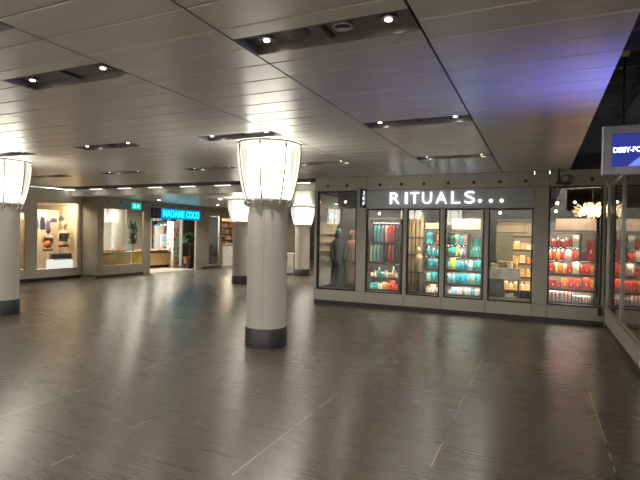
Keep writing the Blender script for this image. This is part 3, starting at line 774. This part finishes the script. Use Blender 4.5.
struct(MB().box(XL - 1.15, XL - .12, 8.3, 11.6, .0, .30).build('floor_lingerie_plinth', 'cream_wall'))
light('lingerie_area', 'AREA', (XL - .35, 10.7, 2.62), 33.5, (1, .84, .62), .4, 1.6)
light('lingerie_area', 'AREA', (XL - .35, 9.3, 2.62), 14.1, (1, .78, .52), .4, .7)
bp = thing('backdrop_board', 'cream backdrop board behind the lingerie figures', 'board', (XL - 1.05, 10.95, .30))
MB().box(0, .03, -.55, .55, 0, 1.95, .004).build('board', 'cream_wall', bp); MB().box(.0, .05, .55, .58, 0, 2.0).build('edge_trim', 'wood', bp)
cr = thing('clothes_rail', 'thin dark rail across the top of the lingerie window', 'rail', (XL - .45, 10.95, 2.40))
MB().tube([(0, -.8, 0), (0, .62, 0)], .012, 8).build('bar', 'frame', cr, True)
for y in (-.7, .55): MB().tube([(0, y, 0), (0, y, .3)], .007, 6).build('drop_rod', 'frame', cr, True)
def torso(label, x, y, z, cloth, sc=1., headm='skin', foot=.40):
    t = thing('lingerie_mannequin', label, 'mannequin', (x, y, z), 0, 'lingerie mannequins'); t.scale = (sc,) * 3
    R = [(0, 0, 0, .10, .17), (0, 0, .10, .12, .19), (0, 0, .22, .095, .14), (0, 0, .34, .11, .15), (0, 0, .44, .125, .17), (0, 0, .52, .10, .19), (0, 0, .57, .07, .13), (0, 0, .60, .045, .05), (0, 0, .68, .045, .048)]
    MB().loft(R, 24).build('body', 'skin', t, True)
    MB().loft([(0, 0, .66, .05, .05), (0.01, 0, .72, .09, .07), (0.01, 0, .80, .10, .08), (0, 0, .87, .085, .07), (0, 0, .90, .03, .03)], 18).build('head', headm, t, True)
    MB().loft([(0, 0, .20, .102, .148), (0, 0, .34, .118, .158), (0.005, 0, .45, .135, .178), (0.005, 0, .49, .125, .18)], 24, False).build('bustier', cloth, t, True)
    MB().loft([(0, 0, .0, .105, .176), (0, 0, .07, .125, .19)], 24, False).build('briefs', cloth, t, True)
    MB().lathe([(.07, -foot), (.07, -foot + .02), (.012, -foot + .03), (.012, 0)], 16).build('stand', 'white', t, True)
    for s in (-1, 1): MB().tube([(.0, s * .17, .52), (.0, s * .22, .40), (.02, s * .23, .28)], [.04, .036, .03], 10).build('arm', 'skin', t, True)
torso('mannequin in a dark lace bustier above the white plinth', -14.52, 11.28, 1.02, 'lace', .95)
torso('mannequin in navy lingerie beside the orange bag', -14.78, 10.90, .88, 'navy', .9, 'navy', .58 / .9)
wp = thing('white_plinth', 'glowing white plinth in the lingerie window', 'plinth', (-14.42, 11.07, .30))
MB().box(-.16, .16, -.37, .37, 0, .31, .006).build('lightbox_body', 'plinthglow', wp); MB().box(-.17, .17, -.38, .38, .31, .335, .004).build('top_slab', 'white', wp)
gb = thing('orange_bag', 'round orange bag hanging in the lingerie window', 'bag', (-14.45, 10.64, 1.10))
MB().ball((0, 0, 0), .13, (.6, 1, .95), 18).build('body', 'c_orange', gb, True)
MB().tube([(0, -.09, .09), (0, -.06, .24), (0, 0, .30), (0, .06, .24), (0, .09, .09)], .009, 8).build('handle', 'bark', gb, True)
MB().tube([(0, 0, .3), (0, 0, 1.3)], .004, 6).build('cord', 'frame', gb, True)
lg = [(10.38, 1.98, .36, .085, 'violet'), (10.59, 2.0, .42, .085, 'navy'), (10.78, 1.95, .40, .08, 'violet'), (11.08, 1.98, .15, .12, 'navy'), (11.36, 2.06, .16, .09, 'lace'), (11.53, 1.62, .14, .06, 'lace')]
for i, (y, z, h, wv, c) in enumerate(lg):
    o = MB().loft([(0, 0, -h, .03, wv), (0, 0, -h * .6, .035, wv * 1.05), (0, 0, -h * .25, .035, wv * .9), (0, 0, -.03, .03, wv * .7), (0, 0, 0, .012, wv * .3)], 20, True, lambda a, zz: .08 * math.sin(8 * a)).build('hanging_garment', c, None, True, (-14.62 if i < 3 else -14.75, y, z))
    MB().tube([(0, 0, 0), (0, 0, 2.39 - z)], .004, 6).build('hanger_cord', 'frame', o, True)
    tag(o, '%s lingerie piece hanging, %s from the near end in the lingerie window' % ({'violet': 'violet', 'navy': 'navy', 'lace': 'black'}[c], ORD[i]), 'garment', 'lingerie hanging in the window')
for i, (y, z, c) in enumerate([(10.62, .72, 'navy'), (10.85, .80, 'navy'), (11.05, .78, 'navy'), (11.25, .74, 'lace')]):
    o = MB().box(-.08, .08, -.09, .09, 0, .10, .02).build('folded_garment', c, None, True, (-14.355, y, .637))
    MB().box(-.075, .075, -.085, .085, .1005, .17, .02).build('upper_fold', c, o, True)
    if i == 0: o.location = (-14.355, 10.79, .637)
    if i == 1: o.location = (-14.355, 10.995, .637)
    if i == 2: o.location = (-14.355, 11.2, .637)
    if i == 3: o.location = (-14.355, 11.36, .637); o.scale = (1, .5, 1)
    tag(o, 'folded dark garment, %s from the near end on the white plinth' % ORD[i], 'garment', 'folded garments on the plinth')
# narrow window: orange stand
tw = thing('draped_stand', 'narrow orange and cream draped stand in the slim window', 'stand', (-14.5, 9.4, .30))
MB().lathe([(.14, 0), (.14, .02), (.02, .04), (.02, .5)], 16).build('stand', 'white', tw, True)
MB().loft([(0, 0, .3, .14, .2), (0, 0, .7, .12, .16), (0, 0, 1.0, .13, .18), (0, 0, 1.2, .05, .06)], 24, True, lambda a, z: .06 * math.sin(7 * a)).build('drape', 'c_orange', tw, True)
MB().ball((0, 0, 1.3), .10).build('head', 'c_cream', tw, True)

# ------------------------------------------------------------------ left side: the shop with the cyan sign
XM = -13.30
m = MB()
m.box(XL, XM, 11.58, 11.62, .09, CH + .1)
m.box(XM - .1, XM, 11.62, 11.83, .09, LH).box(XM - .1, XM, 11.83, 13.65, .09, .39).box(XM - .1, XM, 11.83, 13.65, 2.36, LH)
m.box(XM - .1, XM, 13.65, 13.97, .0, LH).box(XM - .1, XM, 13.97, 16.65, 2.09, LH)
m.box(XM - .1, XM, 16.65, 17.05, .0, LH).box(XM - .1, XM, 17.05, 17.52, .09, LH).box(XM - .1, XM, 17.52, 18.3, .09, .16).box(XM - .1, XM, 17.52, 18.3, 2.38, LH).box(XM - .1, XM, 18.3, 18.45, .09, LH)
m.box(XM - .1, XM, 18.45, 19.0, 2.25, LH).box(XM - .1, XM, 19.0, 27, 2.3, LH).box(XM - .1, XM, 23, 27, 0, 2.3)
struct(m.build('wall_entrance', 'wall2'))
struct(MB().box(XM - .08, XM - .02, 11.6, 13.64, 0, .09).box(XM - .08, XM - .02, 17.05, 18.45, 0, .09).build('baseboard_entrance', 'plinth'))
window_x(11, XM - .05, 11.83, 13.65, .39, 2.36, (), 'glass', 'brownpanel', .08, .02)
window_x(12, XM - .05, 17.52, 18.3, .16, 2.38, (), 'gglass', 'alu', .08, .02)
struct(MB().box(-18, XM - .1, 11.68, 18.45, 2.66, 2.74).build('ceiling_entrance_shop', 'darkgrey'))
struct(MB().box(-18, -17.9, 11.68, 18.45, 0, 2.66).box(-17.9, -13.5, 18.40, 18.45, 0, 2.66).build('wall_entrance_shop', 'wall'))
struct(MB().box(-14.75, -14.70, 17.45, 18.38, 0, 2.66).box(-14.70, -13.42, 18.34, 18.38, 0, 2.66).build('wall_entrance_partition', 'darkgrey'))  # end sheet added to darken the view through the narrow pane
struct(MB().box(-17.9, XM - .02, 13.98, 16.64, 0, .012).build('floor_entrance', 'tile'))
light('entrance_area', 'AREA', (-15.6, 15.6, 2.6), 94.5, (1, .90, .75), 2.2, 2.2)
light('entrance_area', 'AREA', (-14.2, 12.8, 2.6), 21.6, (1, .88, .68), .7, 1.4)
# cyan sign
sn = thing('entrance_sign', 'glowing cyan MADAME COCO sign over the left shop entrance', 'sign', (XM, 14.5, 2.10))
MB().box(.0, .06, 0, 2.3, 0, .38, .004).build('face', 'cyan', sn)
o = text_mesh('lettering', 'MADAME', 'cyanletter', 1.22, .27, sn, .02, .02, 'yz'); o.location = (.071, .06, .06)
o = text_mesh('lettering', 'COCO', 'cyanletter', .82, .27, sn, .02, .02, 'yz'); o.location = (.071, 1.40, .06)
ln = thing('logo_box', 'dark blue logo box beside the cyan sign', 'sign', (XM, 13.99, 2.10))
MB().box(0, .05, 0, .48, 0, .38, .004).build('panel', 'navy', ln)
MB().box(.05, .056, .10, .13, .08, .30).box(.05, .056, .30, .33, .08, .30).build('bar_mark', 'p_grey', ln)
# round caps along the entrance fascia
for k in range(13):
    o = dup(cap0, (XM + .003, 12.0 + .52 * k, 2.58)); o.rotation_euler = (0, PI / 2, 0)
    o['label'] = 'small round black cap in the taupe band above the entrance shop'; o['group'] = 'round caps above the entrance'
# downlights added to brighten the hall under the lower ceiling
dl0 = None
for r_, (y, nm) in enumerate(((13.2, 'near'), (16.2, 'middle'), (19.6, 'far'))):
    for k in range(3):
        x = -11.9 + 2.6 * k - (.0 if r_ else .3)
        if dl0 is None:
            t = dl0 = thing('recessed_downlight', 'x', 'downlight', (x, y, LH), 0, 'downlights in the lower ceiling')
            MB().lathe([(.075, -.006), (.075, 0)], 20).build('trim_ring', 'alu', t, True); MB().lathe([(.055, -.0095), (.055, -.0065)], 20).build('lens', 'spot', t, True)
        else: t = dup(dl0, (x, y, LH))
        t['label'] = 'small recessed downlight, %s from the entrance in the %s row of the beige ceiling' % (ORD[k], nm)
        o = light('downlight_beam', 'SPOT', (x, y, LH - .02), 90, (1, .9, .74), .04); o.data.spot_size = math.radians(140); o.data.spot_blend = 1.
# inside the big window
tag(MB().lathe([(.28, 0), (.28, 2.66)], 40).build('round_pillar', 'col', None, True, (-15.0, 14.05, 0)), 'thick pale round pillar inside the entrance shop window', 'pillar')
wc = thing('oak_counter', 'oak slatted counter behind the entrance shop window', 'counter', (-14.35, 12.0, 0))
MB().box(-.25, .25, 0, 1.72, .08, .76, .006).build('body', 'wood', wc); MB().box(-.28, .28, -.02, 1.74, .76, .80, .006).build('worktop', 'header', wc); MB().box(-.2, .2, .02, 1.7, 0, .08).build('base', 'frame', wc)
for i in range(7):
    o = MB().ball((0, 0, .05), .09, (1, 1.2, .55), 12).build('bread_loaf', 'c_orange' if i % 2 else 'c_tan', None, True, (-14.25, 12.15 + i * .24, .806))
    MB().box(-.02, .02, -.1, .1, .095, .105).build('crust_top', 'c_cream', o)
    tag(o, '%s loaf, %s from the near end on the oak counter' % ('orange' if i % 2 else 'tan', ORD[i]), 'bread', 'loaves on the oak counter')
yc = thing('yellow_counter', 'bright yellow counter front beside the oak counter', 'counter', (-14.35, 13.78, 0))
MB().box(-.25, .25, 0, .55, .08, .76, .006).build('body', 'yellow_p', yc); MB().box(-.28, .28, 0, .57, .76, .80, .006).build('worktop', 'header', yc); MB().box(-.2, .2, .02, .5, 0, .08).build('base', 'frame', yc)
tv = thing('hanging_monitor', 'pale blue monitor hanging behind the entrance shop window', 'monitor', (-14.3, 12.98, 1.95))
MB().box(-.03, .0, -.22, .22, 0, .19, .004).build('casing', 'frame', tv); MB().box(0, .006, -.2, .2, .015, .175).build('display', 'tv', tv); MB().tube([(-.015, 0, .19), (-.015, 0, .71)], .012, 8).build('pole', 'frame', tv, True)
ex = thing('exit_sign', 'green exit sign hanging before the entrance shop window', 'sign', (-13.0, 12.97, 2.36))
MB().box(-.02, .0, -.21, .21, 0, .22, .004).build('face', 'green', ex); MB().box(0, .004, -.14, -.02, .06, .08).box(0, .004, -.10, -.06, .08, .17).build('running_mark', 'exitwhite', ex); MB().prism([(.02, .11), (.10, .06), (.10, .16)], 'x', 0, .004).build('arrow_mark', 'exitwhite', ex)
MB().tube([(-.01, 0, .22), (-.01, 0, .34)], .008, 6).build('hanger', 'frame', ex)
def leafy(t, n, c, rx, rz, L, wd, m, droop=.4, up=.6):
    b = MB()
    for k in range(n):
        a = random.uniform(0, 2 * PI); e = random.uniform(-.3, 1.) * up
        p = Vector(c) + Vector((random.uniform(-1, 1) * rx * .35, random.uniform(-1, 1) * rx * .35, random.uniform(-1, 1) * rz))
        d = Vector((math.cos(a), math.sin(a), e)).normalized(); l = L * random.uniform(.7, 1.1)
        side = d.cross(Vector((0, 0, 1))).normalized(); prev = None
        for i in range(5):
            s = i / 4; q = p + d * l * s - Vector((0, 0, droop * l * s * s)); wv = wd * math.sin(PI * (.12 + .86 * s))
            u = b.bm.verts.new(q + side * wv); v = b.bm.verts.new(q - side * wv); mm = b.bm.verts.new(q + Vector((0, 0, wv * .4)))
            if prev:
                b.bm.faces.new((prev[0], u, mm, prev[2])); b.bm.faces.new((prev[2], mm, v, prev[1]))
            prev = (u, v, mm)
    return b.build('foliage', m, t, True)
def potted(name, label, x, y, h, base, n, rz, L, wd, m, droop, up):
    t = thing(name, label, 'plant', (x, y, base))
    MB().lathe([(.10, 0), (.13, .2), (.135, .22), (.11, .22), (.1, .17)], 24).build('pot', 'pot', t, True)
    MB().tube([(0, 0, .15), (.01, .01, h * .4), (-.01, .0, h * .7), (0, 0, h)], [.022, .02, .018, .014], 10).build('stem', 'bark', t, True)
    leafy(t, n, (0, 0, h), .3, rz, L, wd, m, droop, up)
    return t
potted('potted_tree', 'slim dark green potted tree behind the entrance shop window', -13.76, 13.58, 1.50, 0, 260, .40, .20, .024, 'leaf', .1, 1.6)
potted('potted_palm', 'spreading potted palm in the open shop entrance', -13.92, 16.97, 1.34, 0, 120, .14, .43, .034, 'leaf', .42, 1.2)
potted('potted_fern', 'green fern behind the narrow grey glass panel', -13.66, 18.06, .80, 0, 70, .22, .20, .022, 'leafd', .3, 1.6)
# entrance: counter, loaves, card pillar, boards
c2 = thing('serving_counter', 'long oak serving counter inside the open entrance', 'counter', (-15.3, 15.0, 0))
MB().box(-.3, .3, 0, 2.0, .14, .66, .006).build('body', 'wood', c2); MB().box(-.33, .33, -.02, 2.02, .66, .72, .006).build('worktop', 'unit', c2); MB().box(-.24, .24, .04, 1.96, 0, .14).build('base', 'frame', c2)
for i in range(9):
    o = MB().ball((0, 0, .05), .10, (1, 1.05, .55), 12).build('bread_loaf', ('c_orange', 'c_tan', 'c_pink')[i % 3], None, True, (-15.12, 15.12 + i * .22, .726))
    MB().box(-.02, .02, -.09, .09, .10, .11).build('crust_top', 'c_cream', o)
    tag(o, '%s loaf, %s from the near end on the serving counter' % (('orange', 'tan', 'pink')[i % 3], ORD[i]), 'bread', 'loaves on the serving counter')
cp = thing('card_pillar', 'white square pillar covered with small colourful picture cards', 'pillar', (-15.05, 17.22, 0))
MB().box(-.18, .18, -.2, .2, 0, 2.05, .004).build('body', 'white', cp)
for i in range(9):
    for j in range(3):
        MB().box(.181, .187, -.17 + j * .115, -.08 + j * .115, .12 + i * .21, .27 + i * .21).build('picture_card', 'p_' + random.choice(('teal', 'green', 'red', 'skyblue', 'gold', 'white', 'mint', 'cream', 'grey', 'white')), cp)
        MB().box(-.15 + j * .11, -.06 + j * .11, -.207, -.201, .12 + i * .21, .27 + i * .21).build('picture_card', 'p_' + random.choice(('teal', 'green', 'red', 'skyblue', 'gold', 'white', 'mint', 'cream', 'grey', 'white')), cp)
mr = thing('notice_board', 'pale grey standing board at the back of the open entrance', 'board', (-16.3, 17.66, 0))
MB().box(0, .03, -.30, .30, .7, 1.85, .005).build('board', 'p_white', mr)
for a in (-.33, .30): MB().box(0, .04, a, a + .03, 0, 1.9).build('side_post', 'alu', mr)
sh = thing('wall_rack', 'tall dark rack of colourful goods at the back of the entrance shop', 'rack', (-16.2, 18.22, 0))
for y in (-.9, .25): MB().box(y, y + .03, -.15, .15, 0, 2.4).build('upright', 'unit', sh)
for z in (.3, .75, 1.2, 1.65, 2.1): MB().box(-.87, .25, -.15, .15, z - .02, z).build('shelf_board', 'unit', sh)
for r, z in enumerate((.75, 1.2, 1.65, 2.1)):
    for i in range(5):
        k = random.choice(('box', 'bottle', 'jar')); c = random.choice(('violet', 'purple', 'blue', 'white', 'red', 'mint', 'pink')).replace('violet', 'navy')
        o = proto(k, c); o.scale = (.17, .17, random.uniform(.22, .32)); o.location = (-16.95 + i * .21, 18.12, z + .001)
        tag(o, '%s %s, %s from near end on %s board of the dark rack' % (CW.get(c, c), NAMES[k], ORD[i], ('lowest', 'second', 'third', 'top')[r]), NAMES[k].split()[-1], 'goods on the dark rack')
pp = thing('poster_stand', 'white poster stand behind the serving counter', 'poster', (-15.65, 17.3, 0))
MB().box(-.015, .015, -.22, .22, .9, 1.45, .004).build('board', 'p_white', pp); MB().tube([(0, 0, .02), (0, 0, .9)], .012, 8).build('post', 'frame', pp, True); MB().lathe([(.14, 0), (.14, .02)], 18).build('base', 'frame', pp, True); MB().box(.016, .018, -.15, .15, 1.15, 1.38).build('printed_area', 'p_skyblue', pp)
bk = thing('orange_basket', 'orange basket on a low stool beside the palm', 'basket', (-14.45, 17.42, 0))
MB().lathe([(.02, .22), (.12, .24), (.15, .48), (.14, .48), (.11, .26)], 20).build('basket', 'terracotta', bk, True)
MB().lathe([(.13, .20), (.13, .225)], 18).build('stool_top', 'wood', bk, True)
for a in (45, 135, 225, 315): MB().tube([(.09 * math.cos(math.radians(a)), .09 * math.sin(math.radians(a)), .2), (.11 * math.cos(math.radians(a)), .11 * math.sin(math.radians(a)), 0)], .012, 8).build('stool_leg', 'wood', bk)

# third shop on the left and the far end of the hall
struct(MB().box(-18, -17.9, 18.5, 27, 0, 2.66).box(-18, -13.5, 22.9, 23, 0, 2.66).build('wall_gift_shop', 'cream_wall'))
struct(MB().box(-18, XM - .1, 18.45, 27, 2.66, 2.74).build('ceiling_gift_shop', 'white'))
light('gift_area', 'AREA', (-14.8, 20.3, 2.6), 96.0, (1, .82, .58), 1.6, 2.2)
gr = thing('gift_rack', 'lit rack of small goods in the shop beyond the entrance', 'rack', (-14.3, 20.6, 0))
MB().box(-.02, .0, -1.3, 1.3, 0, 2.3).build('back_panel', 'header', gr)
for z in (.95, 1.25, 1.55, 1.85, 2.15): MB().box(0, .3, -1.3, 1.3, z - .025, z).build('shelf_board', 'wood', gr)
for r, z in enumerate((.95, 1.25, 1.55, 1.85)):
    for i in range(9):
        k = random.choice(('box', 'bottle', 'jar', 'pouch')); c = random.choice(('gold', 'cream', 'tan', 'orange', 'white', 'maroon', 'charcoal'))
        o = proto(k, c); o.scale = (.2, .2, random.uniform(.16, .24)); o.location = (-14.14, 19.42 + i * .27, z + .001)
        tag(o, '%s %s, %s from the near end on the %s board of the gift rack' % (CW.get(c, c), NAMES[k], ORD[i], ('lowest', 'second', 'third', 'top')[r]), NAMES[k].split()[-1], 'goods on the gift rack')
wb = thing('drawing_board', 'low white board with a grey drawing at the gift shop front', 'panel', (-13.45, 19.5, 0))
MB().box(-.03, .03, -.75, .55, .02, .95, .004).build('board', 'white', wb); MB().box(.031, .035, .1, .18, .25, .6).box(.031, .035, -.02, .1, .35, .45).build('drawing', 'p_grey', wb)
struct(MB().box(-18, -4.6, 26.9, 27, 0, 2.75).build('wall_far', 'darkgrey'))
cb = thing('white_cabinet', 'white square cabinet beside the far lamp column', 'cabinet', (-9.13, 16.98, 0), .42)
MB().box(-.30, .30, -.25, .25, .04, .80, .006).build('body', 'white', cb); MB().box(-.32, .32, -.27, .27, .80, .83, .004).build('top', 'white', cb); MB().box(-.28, .28, -.23, .23, 0, .04).build('kick_base', 'frame', cb)
MB().box(-.29, .29, -.258, -.251, .07, .78, .002).build('door', 'white', cb)
tag(MB().box(-.09, .09, -.01, .01, 0, .14, .004).build('small_display', 'frame', None, False, (-9.02, 16.69, .62)), 'small black card reader on the face of the white cabinet', 'card reader')
tag(MB().loft([(0, 0, 0, .20, .20), (0, 0, .5, .24, .24), (0, 0, .55, .22, .22)], 20).build('waste_bin', 'frame', None, True, (-9.95, 17.6, 0)), 'dark waste bin behind the middle column by the white cabinet', 'bin')
fs = thing('far_shop_window', 'lit shop window at the far end of the hall', 'shop window', (-9.9, 26.5, 0))
MB().box(-2.4, 2.6, .2, .25, 0, 2.4).build('back_panel', 'cream_wall', fs)
for a in (-2.4, -.9, .8, 2.56): MB().box(a, a + .05, 0, .05, 0, 2.4).build('mullion', 'alu', fs)
MB().box(-2.4, 2.6, 0, .05, 2.35, 2.6).build('fascia', 'wall2', fs)
for z in (.6, 1.1, 1.6): MB().box(-2.3, 2.5, .05, .2, z, z + .03).build('shelf_board', 'wood', fs)
MB().box(-.6, .5, .15, .19, 1.15, 1.55).build('video_panel', 'tv', fs)
light('far_area', 'AREA', (-9.5, 25.6, 2.6), 60.0, (1, .86, .7), 4, .6)
e2 = dup(ex, (-8.2, 19.6, 2.28), 'green exit sign hanging far back above the hall'); e2.rotation_euler = (0, 0, -PI / 2); e2.scale = (1, 1.1, 1.1)
sb = thing('bench_display', 'low white display table seen through the corner glass', 'table', (-6.2, 17.8, 0))
MB().box(-.5, .5, -.25, .25, .62, .68, .006).build('table_top', 'white', sb)
for a in (-.44, .44):
    for b in (-.2, .2): MB().box(a - .02, a + .02, b - .02, b + .02, 0, .62).build('leg', 'alu', sb)

light('deck_lamp', 'POINT', (2.6, 5.5, 3.35), 14, (.45, .45, 1), .1)  # blue lamp added to bring out the joists of the open ceiling
# hall enclosure behind the viewer
struct(MB().box(-14.2, 6, -7.1, -7, 0, 4.2).build('wall_back', 'wall2'))
struct(MB().box(6, 6.1, -7, 6.78, 0, 4.2).build('wall_right_far', 'wall2'))
# lights of the hall
for (x, y) in places + [((XS[k] + XS[k + 1]) / 2, y) for k in (1, 3, 5, 7, 9) for y in (.14, -2.0)]:
    for sx in (-.43, .43):
        o = light('downlight_beam', 'SPOT', (x + sx, y + .15, CH + .018), 24, (1, .93, .82), .015)
        o.data.spot_size = math.radians(140); o.data.spot_blend = 1.
for (x, y, e) in ((1.9, 4.5, 5.5),):
    light('blue_screen_glow', 'AREA', (x, y, 2.2), e, (.22, .22, 1), 1.2, .7, (0, math.radians(125), 0))  # added unseen lamp that tints the ceiling edge blue
w = bpy.data.worlds.new('World'); SC.world = w; w.use_nodes = True
w.node_tree.nodes['Background'].inputs[0].default_value = (.92, .92, .92, 1); w.node_tree.nodes['Background'].inputs[1].default_value = 4.0

# ------------------------------------------------------------------ camera
yaw, pit, rol, F = .424582386, -.0119898777, .0182337317, 485.487587
f = Vector((-math.sin(yaw) * math.cos(pit), math.cos(yaw) * math.cos(pit), math.sin(pit)))
r = f.cross(Vector((0, 0, 1))).normalized(); u = r.cross(f)
r2 = math.cos(rol) * r + math.sin(rol) * u; u2 = -math.sin(rol) * r + math.cos(rol) * u
cd = bpy.data.cameras.new('camera'); cam = bpy.data.objects.new('camera', cd); COL.objects.link(cam)
mw = Matrix((r2, u2, -f)).transposed().to_4x4(); mw.translation = (0, 0, 1.6); cam.matrix_world = mw
cd.sensor_width = 36; cd.lens = F / 640 * 36; cd.clip_start = .05; cd.clip_end = 100
SC.camera = cam
SC.view_settings.view_transform = 'Standard'; SC.view_settings.look = 'None'; SC.view_settings.gamma = 1; SC.view_settings.use_curve_mapping = False
SC.view_settings.exposure = 1.6
SC.cycles.max_bounces = 8; SC.cycles.diffuse_bounces = 4; SC.cycles.glossy_bounces = 4; SC.cycles.transparent_max_bounces = 16
SC.cycles.sample_clamp_indirect = 6.; SC.cycles.caustics_reflective = False

for o in bpy.data.objects:
    if o.get('label') and not 4 <= len(o['label'].split()) <= 16: print('LABELLEN', o.name, o['label'])
